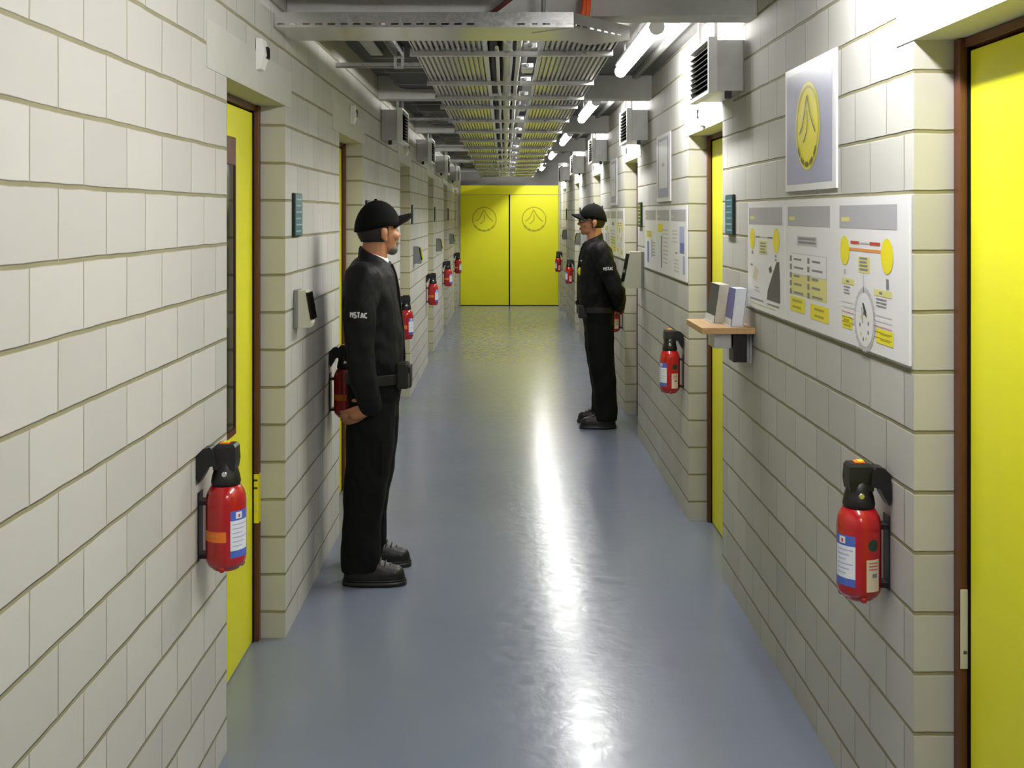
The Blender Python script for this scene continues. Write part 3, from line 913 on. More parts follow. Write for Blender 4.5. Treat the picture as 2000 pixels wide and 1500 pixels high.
def poster_plan(y, z, name, label, group):          # red and orange links between discs, round diagram below
    p = Poster(y, z); header(p, 0.06, 0.86)
    p.disc(0.145, 0.635, 0.042, M['pyel'], 3); p.disc(0.74, 0.625, 0.046, M['pyel'], 3)
    p.rect(0.235, 0.685, 0.36, 0.705, M['pred'], 2); p.rect(0.51, 0.685, 0.65, 0.705, M['pred'], 2); p.rect(0.37, 0.69, 0.50, 0.70, M['pline'], 2)
    p.rect(0.18, 0.640, 0.70, 0.658, M['porange'], 2)
    p.rect(0.35, 0.50, 0.51, 0.605, M['pcream'], 1); p.lines(0.37, 0.50, 0.60, 4, 0.024, M['ptext'], 2, 0.014)
    p.lines(0.13, 0.17, 0.505, 1, 0.02, M['pline'], 2, 0.03); p.rect(0.73, 0.42, 0.76, 0.485, M['ptext'], 2)
    for u0, u1, v0 in ((0.10, 0.29, 0.445), (0.57, 0.80, 0.41)):
        p.rect(u0, v0 - 0.04, u1, v0, M['pcream'], 1); p.rect(u0 + 0.07, v0 - 0.028, u0 + 0.11, v0 - 0.012, M['ptext'], 2)
        p.lines(u0 + 0.03, u1 - 0.06, v0 - 0.055, 3, 0.022, M['ptext'], 2, 0.008)
        for q in range(5):
            p.rect(u0, v0 - 0.165 - q * 0.035, u1, v0 - 0.161 - q * 0.035, M['pred'] if q > 1 else M['pline'], 2)
    p.rect(0.425, 0.30, 0.432, 0.50, M['pline'], 2)
    for q in range(26):
        a = 2 * math.pi * q / 26
        p.disc(0.44 + 0.080 * math.cos(a) / p.w, 0.195 + 0.080 * math.sin(a) / p.H, 0.010, M['pline'], 2)
    p.disc(0.44, 0.195, 0.074, M['paper'], 3)
    for q in range(9):
        a = 2 * math.pi * q / 9 + 0.3
        p.disc(0.44 + 0.036 * math.cos(a) / p.w, 0.15 + 0.036 * math.sin(a) / p.H, 0.006, M['pcream'] if q % 2 else M['ptext'], 4)
    p.poly([(0.41, 0.30), (0.43, 0.305), (0.47, 0.25), (0.47, 0.21), (0.44, 0.23)], M['pdark'], 4)
    p.poly([(0.40, 0.27), (0.41, 0.275), (0.42, 0.17), (0.41, 0.17)], M['ptext'], 4)
    p.rect(0.10, 0.10, 0.26, 0.185, M['pyel'], 2); p.rect(0.60, 0.075, 0.82, 0.165, M['pyel'], 2)
    p.lines(0.13, 0.24, 0.165, 2, 0.035, M['emblem'], 3, 0.014); p.lines(0.66, 0.80, 0.145, 2, 0.035, M['emblem'], 3, 0.014)
    return p.done(name, label, group)

def poster_logo(y, z, name, label, group):
    p = Poster(y, z)
    p.rect(0.045, 0.055, 0.935, 0.945, M['plav'], 1)
    p.disc(0.48, 0.50, 0.143, M['pyel'], 3)
    emblem(p.b, p.p(0.48, 0.50, 4), 0.128, (0, -1, 0), (0, 0, 1), (-1, 0, 0), M['emblem'], M['emblem_dark'], 0.055)
    return p.done(name, label, group)

def poster_chart(y, z, kind, name, label, group):   # boards farther along: columns, text and a blue photo
    p = Poster(y, z); header(p, 0.05, 0.93)
    if kind == 0:
        p.rect(0.16, 0.50, 0.62, 0.62, M['pcream'], 1); p.lines(0.2, 0.6, 0.60, 3, 0.03, M['emblem'], 2, 0.014)
        p.rect(0.24, 0.10, 0.36, 0.44, M['pblue'], 2); p.rect(0.60, 0.20, 0.66, 0.48, M['ptext'], 2); p.lines(0.7, 0.92, 0.44, 5, 0.05, M['ptext'], 2, 0.014)
    elif kind == 1:
        p.rect(0.10, 0.62, 0.46, 0.74, M['pyel'], 1); p.rect(0.34, 0.08, 0.42, 0.56, M['ptext'], 2)
        p.lines(0.5, 0.9, 0.66, 9, 0.06, M['pline'], 2, 0.016)
    else:
        p.rect(0.58, 0.36, 0.86, 0.72, M['psky'], 1); p.rect(0.62, 0.36, 0.86, 0.50, M['pblue'], 2); p.rect(0.78, 0.09, 0.90, 0.33, M['psky'], 1)
        p.lines(0.12, 0.5, 0.66, 4, 0.05, M['pline'], 2, 0.014); p.rect(0.34, 0.34, 0.44, 0.36, M['pdark'], 2); p.lines(0.25, 0.6, 0.26, 4, 0.05, M['pline'], 2, 0.014)
    return p.done(name, label, group)

def poster_framed(y, z, name, label, group):        # white sheet inside a blue grey border
    p = Poster(y, z)
    p.rect(0.10, 0.06, 0.88, 0.95, M['plav'], 1); p.rect(0.20, 0.20, 0.80, 0.90, M['paper'], 2); p.rect(0.40, 0.52, 0.60, 0.57, M['pline'], 3)
    return p.done(name, label, group)

PZ, PZ2 = 1.288, 1.738
G1, G2, G3 = 'posters between the first and second doors', 'posters between the second and third doors', 'posters between the third and fourth doors'
poster_link(4.475, PZ, 'poster', 'poster with two small yellow discs and a dark mountain shape, next to the wooden shelf', G1)
poster_list(3.878, PZ, 'poster', 'poster with a two column list and two yellow boxes below the emblem poster', G1)
poster_plan(3.284, PZ, 'poster', 'poster with red and orange bars joining two yellow discs above a round diagram', G1)
poster_logo(3.878, PZ2, 'poster', 'poster showing a large yellow disc with mountain emblem on lavender', G1)
poster_chart(7.765, PZ, 0, 'poster', 'poster with a dark blue column beside the large beige access terminal', G2)
poster_chart(7.168, PZ, 1, 'poster', 'poster with one tall grey column under the blue bordered poster', G2)
poster_chart(6.572, PZ, 2, 'poster', 'poster with a blue photo beside the jamb of the second poster wall door', G2)
poster_framed(7.168, PZ2, 'poster', 'white poster with a blue grey border above three others', G2)
poster_chart(10.92, PZ, 0, 'poster', 'poster with a blue column behind the guard facing away from the poster wall', G3)
poster_list(10.32, PZ, 'poster', 'poster with a two column list beyond the third poster wall door', G3)
poster_plan(9.725, PZ, 'poster', 'poster with yellow boxes hanging next to the third poster wall door', G3)
poster_framed(10.32, PZ2, 'poster', 'bordered white poster above the three behind the capped guard', G3)

# ------------------------------------------------------------------ shelf with leaflet holders
SZ = 1.209
sh = empty('wall_shelf', (XR - 0.0008, 4.55, SZ), 0, 'small wooden shelf with leaflet holders on the poster wall', 'shelf')
b = MB(M['wood']); b.box(-0.213, 0, -0.185, 0.186, -0.026, 0, None, 0.003); b.build('board', sh)
for yy in (-0.10, 0.10):
    b = MB(M['ductgrey'])
    b.box(-0.008, 0, yy - 0.018, yy + 0.018, -0.15, -0.026); b.box(-0.17, -0.008, yy - 0.018, yy + 0.018, -0.034, -0.026)
    b.loft([[(-0.008, yy + e, -0.13), (-0.008, yy + e, -0.034), (-0.15, yy + e, -0.034), (-0.13, yy + e, -0.06)] for e in (-0.004, 0.004)], None, False)
    b.build('bracket', sh)
b = MB(M['ductgrey']); b.box(-0.16, -0.09, -0.16, -0.03, -0.085, -0.027, None, 0.003); b.build('socket_box', sh)
b = MB(M['black']); b.box(-0.085, -0.03, -0.17, -0.08, -0.14, -0.027, None, 0.004); b.build('clamp', sh)

def leaflet_holder(x, y, w, h, d, lean, label):
    t = empty('leaflet_holder', (x, y, SZ), 0, label, 'leaflet holder', 'leaflet holders on the wooden shelf')
    b = MB(M['acrylic'])
    b.box(-d - 0.012, 0.004, 0, w, 0.0, 0.003)
    b.loft([[(0.0, yy, 0.003), (0.003, yy, 0.003), (0.003 + lean, yy, h), (lean, yy, h)] for yy in (0, w)], None, False)
    b.loft([[(-d - 0.006, yy, 0.003), (-d - 0.004, yy, 0.003), (-d - 0.004 + lean * 0.22, yy, h * 0.22), (-d - 0.006 + lean * 0.22, yy, h * 0.22)] for yy in (0, w)], None, False)
    b.build('stand', t)
def brochure(x, y, w, h, d, lean, cover, side, label):
    b = MB(side)
    b.loft([[(0, yy, 0.0035), (-d, yy, 0.0035), (-d + lean, yy, h), (lean, yy, h)] for yy in (0.003, w - 0.003)], None, False)
    b.loft([[(-d - 0.0004, yy, 0.0035), (-d - 0.0016, yy, 0.0035), (-d - 0.0016 + lean, yy, h), (-d - 0.0004 + lean, yy, h)] for yy in (0.003, w - 0.003)], cover, False)
    o = b.build('brochure_stack', None, (x, y, SZ))
    tag(o, label, 'brochures', 'brochures on the wooden shelf')
leaflet_holder(0.905, 4.54, 0.19, 0.135, 0.040, 0.022, 'leaflet holder standing at the end of the shelf by the yellow door')
brochure(0.9045, 4.54, 0.19, 0.158, 0.040, 0.022, M['navy'], M['creamcard'], 'cream brochures with a dark navy cover on the wooden shelf')
leaflet_holder(0.950, 4.395, 0.13, 0.14, 0.044, 0.018, 'clear leaflet holder at the shelf end towards the posters')
brochure(0.9495, 4.395, 0.13, 0.152, 0.044, 0.018, M['violet'], M['labelwhite'], 'silvery brochures with a violet blue cover on the wooden shelf')

# ------------------------------------------------------------------ fire extinguishers
EXT_R = 0.056
def make_extinguisher(s):
    """Axis at the origin, wall towards +x for s = 1 and -x for s = -1."""
    t = empty('fire_extinguisher', (0, 0, 0), 0, 'x', 'fire extinguisher')
    b = MB(M['red'])
    R = EXT_R
    b.lathe([(R * .55, 0.012), (R * .86, 0.010), (R * .97, 0.022), (R, 0.035), (R, 0.188), (R * .975, 0.203), (R * .90, 0.217), (R * .76, 0.231), (R * .60, 0.239), (R * .52, 0.244)], None, 36)
    b.build('cylinder', t)
    b = MB(M['red'])
    b.lathe([(R * .60, 0.0), (R * .66, 0.0), (R * .80, 0.013), (R * .60, 0.013)], None, 30)
    for k in range(3):
        a = 2 * math.pi * k / 3 + 0.5
        b.ball((R * .78 * math.cos(a), R * .78 * math.sin(a), 0.008), 0.010, None, 10)
    b.build('foot_ring', t)
    b = MB(M['black'])
    b.lathe([(R * .70, 0.234), (R * .74, 0.244), (R * .68, 0.262), (R * .58, 0.282), (R * .52, 0.302)], None, 24)
    # head block with a sloping front
    def hb(z, x0, x1, w): return [(s * x0, -w, z), (s * x1, -w, z), (s * x1, w, z), (s * x0, w, z)]
    b.loft([hb(0.280, -0.030, 0.030, 0.028), hb(0.306, -0.034, 0.032, 0.029), hb(0.342, -0.032, 0.028, 0.026), hb(0.350, -0.026, 0.022, 0.022)], None, False)
    b.build('valve_head', t)
    b = MB(M['black'])
    # lever lobe reaching back to the wall and hooking down
    prof = [(0.018, 0.296), (0.022, 0.330), (0.034, 0.346), (0.054, 0.342), (0.070, 0.326), (0.072, 0.262), (0.066, 0.246), (0.052, 0.270), (0.042, 0.290)]
    b.loft([[(s * x, yy, z) for x, z in prof] for yy in (-0.042, 0.004)], None, False)
    b.build('lever', t)
    b = MB(M['orange']); b.box(-0.014, 0.012, -0.016, 0.014, 0.350, 0.3535, None, 0.001); b.box(-0.006, 0.010, -0.013, 0.008, 0.3535, 0.356, M['pyel'], 0.001)
    b.build('safety_tag', t)['label'] = 'orange and yellow safety tag'
    b = MB(M['chrome']); b.lathe([(0.008, 0), (0.008, 0.004), (0.006, 0.005)], None, 16)
    bmesh.ops.transform(b.bm, matrix=Matrix.Translation((-s * 0.004, -0.034, 0.270)) @ Matrix.Rotation(math.pi / 2, 4, 'X'), verts=b.bm.verts[:])
    b.build('pressure_gauge', t)
    def patch(mb, a0, a1, z0, z1, m, lift=0.0005):
        n = 10
        ring = lambda z: [((R + lift) * math.cos(a0 + (a1 - a0) * k / n), (R + lift) * math.sin(a0 + (a1 - a0) * k / n), z) for k in range(n + 1)]
        A, B = ring(z0), ring(z1)
        for k in range(n):
            mb.face([A[k], A[k + 1], B[k + 1], B[k]], m, True)
    # angles: camera side is -y (-90 deg), corridor side is -s*x
    cor = -math.pi / 2 - s * math.radians(58)
    b = MB(M['labelwhite'])
    w = math.radians(32)
    patch(b, cor - w, cor + w, 0.040, 0.060, M['labelblue']); patch(b, cor - w, cor + w, 0.060, 0.143, M['labelwhite']); patch(b, cor - w, cor + w, 0.143, 0.170, M['labelblue'])
    patch(b, cor - w * .5, cor + w * .15, 0.148, 0.166, M['labelwhite'], 0.0009); patch(b, cor - w * .25, cor - w * .05, 0.151, 0.160, M['pred'], 0.0012)
    for k in range(6):
        z = 0.134 - k * 0.012
        patch(b, cor - w * .8, cor + w * (0.8 - 0.3 * (k % 3)), z - 0.003, z, M['psky'], 0.0009)
    b.build('instruction_label', t)['label'] = 'blue and white instruction label'
    if s < 0:
        b = MB(M['orange']); c0 = -math.pi / 2 - math.radians(22); patch(b, c0 - math.radians(38), c0 + math.radians(36), 0.085, 0.114, M['orange'])
        patch(b, c0 - math.radians(28), c0 + math.radians(14), 0.100, 0.105, M['porange'], 0.0009)
        b.build('orange_band', t)['label'] = 'bright orange sticker'
    else:
        c0 = -math.pi / 2 + math.radians(22); w2 = math.radians(20)
        b = MB(M['cream']); patch(b, c0 - w2, c0 + w2, 0.030, 0.112, M['cream'])
        patch(b, c0 - w2 * .2, c0 + w2 * .6, 0.066, 0.076, M['ptext'], 0.0009)
        for k in range(3):
            patch(b, c0 - w2 * .7, c0 + w2 * .7, 0.086 + k * 0.008, 0.0885 + k * 0.008, M['pred'], 0.0009)
        b.build('inspection_label', t)['label'] = 'cream inspection label'
        b = MB(M['darkgreen'])
        n = 18
        for k in range(n):
            q0, q1 = 2 * math.pi * k / n, 2 * math.pi * (k + 1) / n
            P = lambda r, q: ((R + 0.0006) * math.cos(c0 + r * math.cos(q) / R), (R + 0.0006) * math.sin(c0 + r * math.cos(q) / R), 0.148 + r * math.sin(q))
            b.face([P(0, 0), P(0.015, q0), P(0.015, q1)], None, True)
        b.build('seal', t)['label'] = 'round dark green seal'
    b = MB(M['black'])
    b.box(s * 0.0745, s * 0.0705, -0.022, 0.022, 0.025, 0.215, None, 0.001)
    b.box(s * 0.0705, s * 0.050, -0.020, 0.020, 0.180, 0.192); b.box(s * 0.0705, s * 0.050, -0.020, 0.020, 0.030, 0.042)
    b.build('wall_bracket', t)
    return t

ex = [(make_extinguisher(-1), -1, XL), (make_extinguisher(1), 1, XR)]
used = {-1: False, 1: False}
for proto, s, face in ex:
    ys = [a - 0.305 for a, c in LEFT_DOORS] if s < 0 else [c + 0.185 for a, c in RIGHT_DOORS]
    for i, y in enumerate(ys):
        if i == 5 and s < 0: y = 18.45
        o = proto if not used[s] else copy_tree(proto)
        used[s] = True
        o.location = (face - s * 0.075, y, 0.665)
        if s < 0:
            lab = 'red fire extinguisher with orange sticker in front of the %s door opposite the posters' % ORD[i]
            if i == 1: lab = 'red fire extinguisher with orange sticker behind the bearded guard'
        else:
            lab = 'red fire extinguisher with cream label past the %s door of the poster wall' % ORD[i]
        tag(o, lab, 'fire extinguisher', 'wall mounted fire extinguishers')

# ------------------------------------------------------------------ people
def remesh(mb, voxel, smooth_it=4, wr=0.0, wscale=9.0):
    """Fuse overlapping pieces into one continuous surface, smooth it and add soft folds."""
    me = mb.mesh('tmp')
    o = bpy.data.objects.new('tmp', me); COL.objects.link(o)
    md = o.modifiers.new('r', 'REMESH'); md.mode = 'VOXEL'; md.voxel_size = voxel; md.use_smooth_shade = True
    sm = o.modifiers.new('s', 'SMOOTH'); sm.factor = 0.5; sm.iterations = smooth_it
    bpy.context.view_layer.update()
    dg = bpy.context.evaluated_depsgraph_get()
    new = bpy.data.meshes.new_from_object(o.evaluated_get(dg), depsgraph=dg)
    bpy.data.objects.remove(o); bpy.data.meshes.remove(me)
    if wr:
        nv = [(v.co.copy(), v.normal.copy()) for v in new.vertices]
        for v, (c, n) in zip(new.vertices, nv):
            q = Vector((c.x * wscale, c.y * wscale, c.z * wscale * 0.8 + c.x * 5))
            f = noise.noise(q) + 0.55 * noise.noise(q * 2.3 + Vector((3, 1, 7)))
            v.co = c + n * (wr * f)
    for p in new.polygons:
        p.use_smooth = True
    return new

def sup_ring(z, xb, xf, hw, n=28, e=2.3, yc=0.0, tilt=0.0):
    out = []
    cx, rx = (xb + xf) / 2, (xf - xb) / 2
    for k in range(n):
        a = 2 * math.pi * k / n
        c, s = math.cos(a), math.sin(a)
        out.append((cx + rx * math.copysign(abs(c) ** (2 / e), c), yc + hw * math.copysign(abs(s) ** (2 / e), s), z - tilt * (0.5 + 0.5 * c)))
    return out

def mesh_obj(name, me, mat, parent=None):
    me.materials.clear(); me.materials.append(mat)
    o = bpy.data.objects.new(name, me); me.name = name
    COL.objects.link(o)
    if parent is not None: o.parent = parent
    return o

def make_person(loc, rz, label, P):
    """Standing figure facing local +x; hands joined behind the body."""
    hx, hz = P['head']                       # shift of the head against the base pose
    arm = P['arm']
    lean = P.get('lean', 0.0)
    lx = lambda x, z: x + lean * max(0.0, z - 0.85)
    T = [(0.93, -.078, .168, .176), (1.0, -.085, .176, .184), (1.113, -.092, .170, .188), (1.23, -.103, .158, .200), (1.32, -.105, .148, .208),
         (1.385, -.090, .135, .190), (1.43, -.062, .118, .140), (1.462, -.034, .112, .092), (1.49, -.026, .102, .074)]
    T = [(z, xb, xf + P.get('belly', 0) * min(1, max(0, (1.45 - z) / .2)), hw) for z, xb, xf, hw in T]
    # ---- body: one continuous skin
    b = MB(M['skin'])
    b.loft([sup_ring(z, lx(xb, z) + .018, lx(xf, z) - .020, hw - .020) for z, xb, xf, hw in T[:-3]])
    b.loft([sup_ring(z, xb, xf, hw) for z, xb, xf, hw in ((.74, -.05, .125, .13), (.85, -.062, .145, .155), (.95, -.062, .150, .155))])
    for sy in (-1, 1):
        b.chain([(.045, sy * .088, .80), (.035, sy * .105, .47), (-.010, sy * .125, .11)], [.082, .058, .042])
        b.chain([(-.012, sy * .128, .09), (.03, sy * .13, .055), (.12, sy * .14, .040)], [.040, .036, .030])
        A = [Vector((x, sy * y, z)) for x, y, z in arm]
        A = [Vector((lx(a.x, a.z), a.y, a.z)) for a in A]
        b.chain(A, [.062, .052, .043, .036, .029])
    # neck and head
    H = Vector((hx, 0, hz))
    cy_, sy_ = math.cos(P.get('yaw', 0.0)), math.sin(P.get('yaw', 0.0))
    YR = Matrix.Rotation(P.get('yaw', 0.0), 4, 'Z')
    hv = lambda x, y, z: (.05 + (x - .05) * cy_ - y * sy_ + H.x, (x - .05) * sy_ + y * cy_, z + H.z)
    _ball = MB.ball
    def hball(mb, c, r, m=None, seg=20, rot=None):      # a ball turned with the head
        _ball(mb, c, r, m, seg, YR @ rot if rot is not None else YR)
    b.chain([(lx(.030, 1.42), 0, 1.41), hv(.045, 0, 1.545)], [.064, .056])
    hball(b, hv(.052, 0, 1.610), (.096, .076, .098))
    hball(b, hv(.088, 0, 1.560), (.066, .062, .082))
    hball(b, hv(.092, 0, 1.515), (.056, .052, .040))
    hball(b, hv(.128, 0, 1.497), (.022, .026, .022))          # chin
    hball(b, hv(.130, 0, 1.612), (.026, .050, .020))          # brow
    hball(b, hv(.154, 0, 1.585), (.010, .010, .026), rot=Matrix.Rotation(-0.32, 4, 'Y'))   # nose bridge
    hball(b, hv(.163, 0, 1.563), (.014, .013, .013))          # nose tip
    for sy in (-1, 1):
        hball(b, hv(.154, sy * .012, 1.559), (.010, .009, .009))
        hball(b, hv(.118, sy * .042, 1.558), (.026, .020, .022))  # cheeks
        hball(b, hv(.047, sy * .080, 1.570), (.017, .010, .029), rot=Matrix.Rotation(0.25, 4, 'Y'))   # ears
        hball(b, hv(.042, sy * .083, 1.578), (.016, .007, .021))
        hball(b, hv(.052, sy * .079, 1.545), (.010, .008, .013))
    hball(b, hv(.150, 0, 1.528), (.010, .022, .006)); hball(b, hv(.147, 0, 1.516), (.010, .019, .007))   # lips
    # hands: palm, four fingers of different length, thumb
    for sy in (-1, 1):
        w = Vector((lx(arm[-1][0], arm[-1][2]), sy * arm[-1][1], arm[-1][2]))
        d = Vector(P['hand'][0]); d.y *= sy; d.normalize()         # direction of the palm
        sp = Vector(P['hand'][1]); sp.y *= sy; sp.normalize()      # spread across the knuckles, index first
        nrm = d.cross(sp).normalized()
        cu = Vector(P['hand'][2]); cu.y *= sy                     # the way fingers curl
        b.chain([w, w + d * .045, w + d * .082], [.028, .030, .026])
        for f in range(4):
            off = sp * (.030 - .020 * f)
            base = w + d * .078 + off
            L = (.040, .045, .042, .033)[f]
            p1 = base + d * L * 1.0 + cu * 0.010
            p2 = p1 + (d + cu * 0.9).normalized() * L * 0.62
            p3 = p2 + (d * 0.6 + cu * 1.3).normalized() * L * 0.5
            b.chain([w + d * .04 + off * .8, base, p1, p2, p3], [.011, .0105, .0092, .0086, .0076], None, 10)
        th = w + d * .022 + sp * .026
        t1 = th + (d * .6 + sp * .8).normalized() * .034
        t2 = t1 + (d * .9 + sp * .25 + cu * .3).normalized() * .028
        b.chain([w + d * .012, th, t1, t2], [.018, .014, .0105, .009], None, 10)
    body = mesh_obj('person', remesh(b, 0.0042, 5), M['skin'])
    body.location = loc; body.rotation_euler = (0, 0, rz)
    tag(body, label, 'person')
    # ---- jacket
    b = MB(M['jacket'])
    b.loft([sup_ring(z, lx(xb, z), lx(xf, z), hw, tilt={1.43: .004, 1.462: .022, 1.49: .050}.get(z, 0.0)) for z, xb, xf, hw in T])
    for sy in (-1, 1):
        A = [Vector((lx(x, z), sy * y, z)) for x, y, z in arm]
        A[-1] = A[-2] + (A[-1] - A[-2]) * 0.90
        b.chain(A, [.082, .074, .066, .060, .050])
        b.ball(A[0] + Vector((0, -sy * .02, 0.0)), (.085, .075, .07))
    jk = mesh_obj('jacket', remesh(b, 0.0075, 5, 0.0105, 9), M['jacket'], body)
    # collar
    b = MB(M['jacket'])
    c0 = lx(0.0, 1.47)
    r0 = sup_ring(1.455, c0 - .036, c0 + .116, .092, 28, tilt=.035); r1 = sup_ring(1.502, c0 - .032, c0 + .104, .078, 28, tilt=.062); r2 = sup_ring(1.514, c0 - .027, c0 + .098, .070, 28, tilt=.066); r3 = sup_ring(1.465, c0 - .022, c0 + .100, .074, 28, tilt=.035)
    b.loft([r0, r1, r2, r3], None, True, False)
    b.build('collar', jk)
    if P.get('undershirt'):
        b = MB(M['shirtcollar']); b.loft([sup_ring(1.430, c0 + .01, c0 + .112, .062, tilt=.01), sup_ring(1.500, c0 - .012, c0 + .100, .062, tilt=.045)], None, True, True); b.build('shirt_collar', body)['label'] = 'white collar edge'
    # zip flap and chest pocket
    b = MB(M['trousers'])
    fl = [(z, lx(xf, z)) for z, xb, xf, hw in T[:-2]]
    b.loft([[(x - .004, -.014, z), (x + .0065, -.012, z), (x + .0065, .012, z), (x - .004, .014, z)] for z, x in fl], None, False)
    b.build('zip_flap', jk)
    # ---- trousers
    b = MB(M['trousers'])
    b.loft([sup_ring(z, xb, xf, hw) for z, xb, xf, hw in ((.73, -.070, .150, .158), (.80, -.080, .160, .176), (.88, -.082, .166, .180), (.945, -.076, .166, .174))])
    legs = [(.80, -.074, .150, .088), (.70, -.076, .146, .092), (.60, -.078, .136, .090), (.47, -.080, .120, .085), (.36, -.088, .098, .082), (.25, -.092, .084, .080), (.14, -.094, .082, .080), (.065, -.094, .078, .080)]
    for sy in (-1, 1):
        b.loft([sup_ring(z, xb, xf, hw, 24, 2.2, sy * (.088 + .045 * (0.8 - z) / 0.74)) for z, xb, xf, hw in legs])
    tr = mesh_obj('trousers', remesh(b, 0.0075, 4, 0.0070, 8), M['trousers'], body)
    b = MB(M['trousers']); b.box(-.02, .10, -.181, -.172, .50, .66, None, 0.004); b.build('thigh_pocket', tr)
    # ---- boots
    for sy in (-1, 1):
        b = MB(M['boot'])
        yc = sy * .132
        S = [(0.022, -.083, .193, .049), (0.045, -.083, .192, .050), (0.060, -.080, .186, .048), (0.078, -.076, .170, .043), (0.092, -.074, .120, .040), (0.115, -.072, .062, .040), (0.155, -.070, .052, .042)]
        b.loft([sup_ring(z, xb, xf, hw, 28, 2.5, yc) for z, xb, xf, hw in S])
        b.ball((.140, yc, .052), (.050, .045, .034))
        bo = mesh_obj('boot', remesh(b, 0.006, 3), M['boot'], body)
        b = MB(M['black']); b.loft([sup_ring(z, -.090, .200, .054, 28, 2.6, yc) for z in (0.001, 0.022)]); b.loft([sup_ring(z, -.086, .196, .052, 28, 2.6, yc) for z in (0.022, 0.030)]); b.build('sole', bo)
        b = MB(M['lace'])
        for k in range(4):
            x, z = .125 - k * .022, .083 + k * .012
            b.tube([(x, yc - .030, z - .006), (x + .004, yc, z + .012), (x, yc + .030, z - .006)], .0035, None, 8)
        b.build('laces', bo)
    # ---- belt with pouches
    b = MB(M['boot'])
    b.loft([sup_ring(z, -.090, .182, .190) for z in (.895, .897, .938, .940)], None, True, True)
    be = b.build('belt', body)
    b = MB(M['chrome']); b.box(.045, .078, -.197, -.190, .903, .917, None, 0.002); b.build('buckle', be)['label'] = 'shiny steel clip'
    b = MB(M['black']); b.box(.150, .206, -.125, -.040, .872, .990, None, 0.010); b.box(.158, .216, -.115, -.050, .940, .978, None, 0.008); b.build('pouch', be)
    b = MB(M['black']); b.box(.130, .205, .045, .125, .85, .955, None, 0.010); b.build('pouch', be)
    # ---- cap
    b = MB(M['capcloth'])
    n, rings = 28, []
    for k in range(9):
        a = math.pi / 2 * k / 8
        r = math.cos(a); z = math.sin(a)
        rings.append([hv(.052 + .110 * max(r, .02) * math.cos(q), .090 * max(r, .02) * math.sin(q), 1.606 + .118 * z - (0.030 * (1 - z) * max(0, -math.cos(q)))) for q in [2 * math.pi * i / n for i in range(n)]])
    b.loft(rings, None, True, True)
    hball(b, hv(.045, 0, 1.724), (.008, .008, .006), None, 10)
    cp = b.build('cap', body)
    b = MB(M['capcloth'])
    rows = []
    for i in range(7):
        f = i / 6
        row = []
        for j in range(13):
            a = (j / 12 - .5) * 2
            xx = .128 + P['brim_len'] * f * math.sqrt(max(0, 1 - (a * .93) ** 2)) + .026 * (1 - a * a) - .03
            yy = a * .074
            zz = 1.640 + P['brim'] * f - .046 * a * a
            row.append((xx, yy, zz))
        rows.append(row)
    top = [[hv(x, y, z + .004) for x, y, z in r] for r in rows]; bot = [[hv(x, y, z - .004) for x, y, z in r] for r in rows]
    ringset = []
    for i in range(7):
        ringset.append(top[i] + bot[i][::-1])
    b.loft(ringset, None, True, True)
    b.build('brim', cp)
    if P.get('clip'):
        b = MB(M['black'])
        for sy in (-1, 1):
            b.tube([hv(.160 + .003 * math.cos(q), sy * .032 + .022 * math.sin(q), 1.590 + .017 * math.cos(q)) for q in [2 * math.pi * k / 16 for k in range(17)]], .0022, None, 6)
            b.tube([hv(.160, sy * .054, 1.594), hv(.150, sy * .078, 1.594), hv(.050, sy * .083, 1.588)], .0022, None, 6)
        b.tube([hv(.162, -.010, 1.592), hv(.166, 0, 1.594), hv(.162, .010, 1.592)], .0022, None, 6)
        b.build('glasses', body)
    # ---- hair, brows, beard, eyes
    b = MB(M['hair'])
    rows = []
    for i in range(8):
        z = 1.532 + .084 * i / 7
        row = []
        for j in range(17):
            q = math.radians(82 + (278 - 82) * j / 16)
            rr = 1.0 - 0.28 * ((1 - i / 7) ** 2)
            row.append((hv(.050 + .1035 * rr * math.cos(q), .083 * rr * math.sin(q), z)))
        rows.append(row)
    inn = [[(p[0] * .93 + (.05 + hx) * .07, p[1] * .93, p[2]) for p in r] for r in rows]
    b.loft([r + q[::-1] for r, q in zip(rows, inn)], None, True, True)
    for sy in (-1, 1):
        b.loft([[hv(.058, sy * .0745, z), hv(.070, sy * .0735, z), hv(.070, sy * .0775, z), hv(.058, sy * .0785, z)] for z in (1.560, 1.612)], None, False)
        hball(b, hv(.147, sy * .028, 1.611), (.006, .018, .004), None, 10)
    b.build('hair', body)
    for sy in (-1, 1):
        e = MB(M['eye']); hball(e, hv(.137, sy * .030, 1.592), .0125, None, 14); hball(e, hv(.1445, sy * .030, 1.592), .0062, M['darkglass'], 10); e.build('eye', body)
    e = MB(M['lip']); hball(e, hv(.1545, 0, 1.522), (.006, .020, .0075), None, 14); e.build('mouth', body)
    if P.get('beard'):
        b = MB(M['beard'])
        hball(b, hv(.130, 0, 1.494), (.026, .032, .025)); hball(b, hv(.112, 0, 1.500), (.040, .050, .026)); hball(b, hv(.152, 0, 1.541), (.012, .026, .006))
        for sy in (-1, 1):
            hball(b, hv(.137, sy * .025, 1.522), (.014, .010, .024))
        mesh_obj('beard', remesh(b, 0.004, 2), M['beard'], body)
    # ---- sleeve lettering: short pale strokes
    a0, a1 = Vector(arm[1]), Vector(arm[2])
    pz = P['patch_z']
    f = (pz - a0.z) / (a1.z - a0.z)
    q = a0.lerp(a1, f); px = lx(q.x, pz)
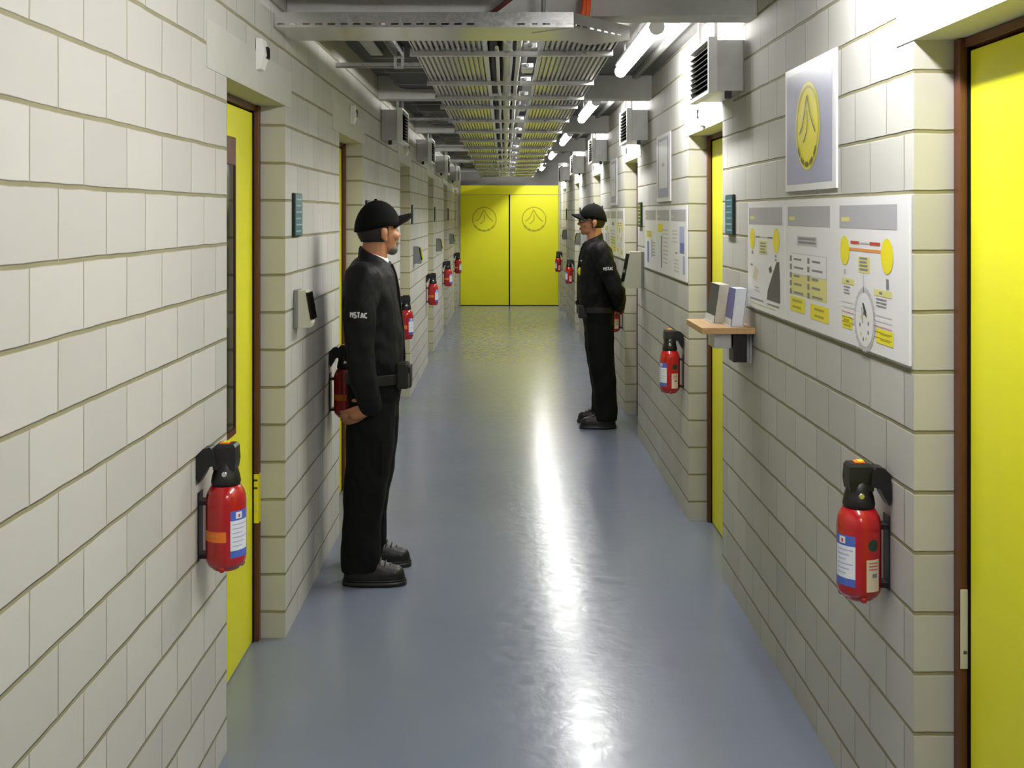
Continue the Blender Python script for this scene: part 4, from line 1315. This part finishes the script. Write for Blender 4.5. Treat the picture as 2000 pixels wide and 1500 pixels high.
    for sy in ((-1,) if rz < 1 else (1,)):
        rr = .0785
        b = MB(M['patch'])
        def pt(u, v):          # wrapped round the sleeve
            ang = -math.pi / 2 + u / rr
            return Vector((px + rr * math.cos(ang), sy * (q.y - (rr + .001) * math.sin(ang)), pz + v - .05 * u))
        def stroke(u0, v0, u1, v1, w=.0032):
            d = Vector((u1 - u0, v1 - v0)); L = d.length; d /= L; nn = Vector((-d.y, d.x)) * w
            K = 3
            for k in range(K):
                A = Vector((u0, v0)) + d * L * k / K; B = Vector((u0, v0)) + d * L * (k + 1) / K
                b.face([pt(*(A + nn)), pt(*(B + nn)), pt(*(B - nn)), pt(*(A - nn))])
        hgt = .013
        glyphs = [[(0, -1, 0, 1), (0, 1, .5, 0), (.5, 0, 1, 1), (1, 1, 1, -1)], [(1, 1, 0, .8), (0, .8, 0, 0), (0, 0, 1, 0), (1, 0, 1, -.9), (1, -.9, 0, -1)],
                  [(0, 1, 1, 1), (.5, 1, .5, -1)], [(0, -1, .5, 1), (.5, 1, 1, -1), (.2, -.2, .8, -.2)], [(1, .9, 0, .7), (0, .7, 0, -.7), (0, -.7, 1, -.9)]]
        mir = 1 if sy < 0 else -1
        for gi, g in enumerate(glyphs):
            uo = -.037 + gi * .0158
            for (u0, v0, u1, v1) in g:
                stroke(mir * (uo + u0 * .011), v0 * hgt * .85, mir * (uo + u1 * .011), v1 * hgt * .85)
        o = b.build('sleeve_lettering', jk); o['label'] = 'pale lettering on the sleeve'
    return body, jk, lx

base_arm = [(.014, .195, 1.372), (.008, .230, 1.245), (.002, .245, 1.085), (.014, .230, .93), (.046, .208, .803)]
man1, jk1, lx1 = make_person((-0.640, 5.07, 0), 0.0, 'bearded person in black cap and uniform standing beside the wall without posters, hands held back', dict(
    head=(0.0, 0.0), arm=base_arm, hand=((-.80, -.22, -.38), (-.15, .30, .9), (-.2, -.75, .1)), brim=.022, brim_len=.112, yaw=0.60, beard=True, undershirt=True, patch_z=1.222))
arm2 = [(.010, .195, 1.372), (-.036, .232, 1.235), (-.088, .245, 1.075), (-.112, .165, .985), (-.120, .080, .935)]
man2, jk2, lx2 = make_person((0.776, 8.66, 0), math.pi, 'clean shaven person in black cap and uniform facing the wall without posters, hands behind back', dict(
    head=(0.030, 0.020), arm=arm2, hand=((-.10, -.85, -.20), (.0, -.2, .95), (-.35, -.5, .0)), brim=-.004, brim_len=.098, lean=0.060, belly=0.018, patch_z=1.245, clip=True))
# chest badge and pocket mark of the second person (local +y is towards the viewer)
b = MB(M['pyel'])
bx, bz = .115, 1.213
b.ball((lx2(bx, bz) + .052, .075, bz), (.010, .030, .033), None, 18, Matrix.Rotation(0.55, 4, 'Z'))
b.build('badge', jk2)['label'] = 'round yellow badge'
b = MB(M['patch']); b.box(lx2(.140, 1.30) + .010, lx2(.140, 1.30) + .018, .045, .105, 1.292, 1.300); b.build('name_strip', jk2)['label'] = 'thin pale strip above the pocket'
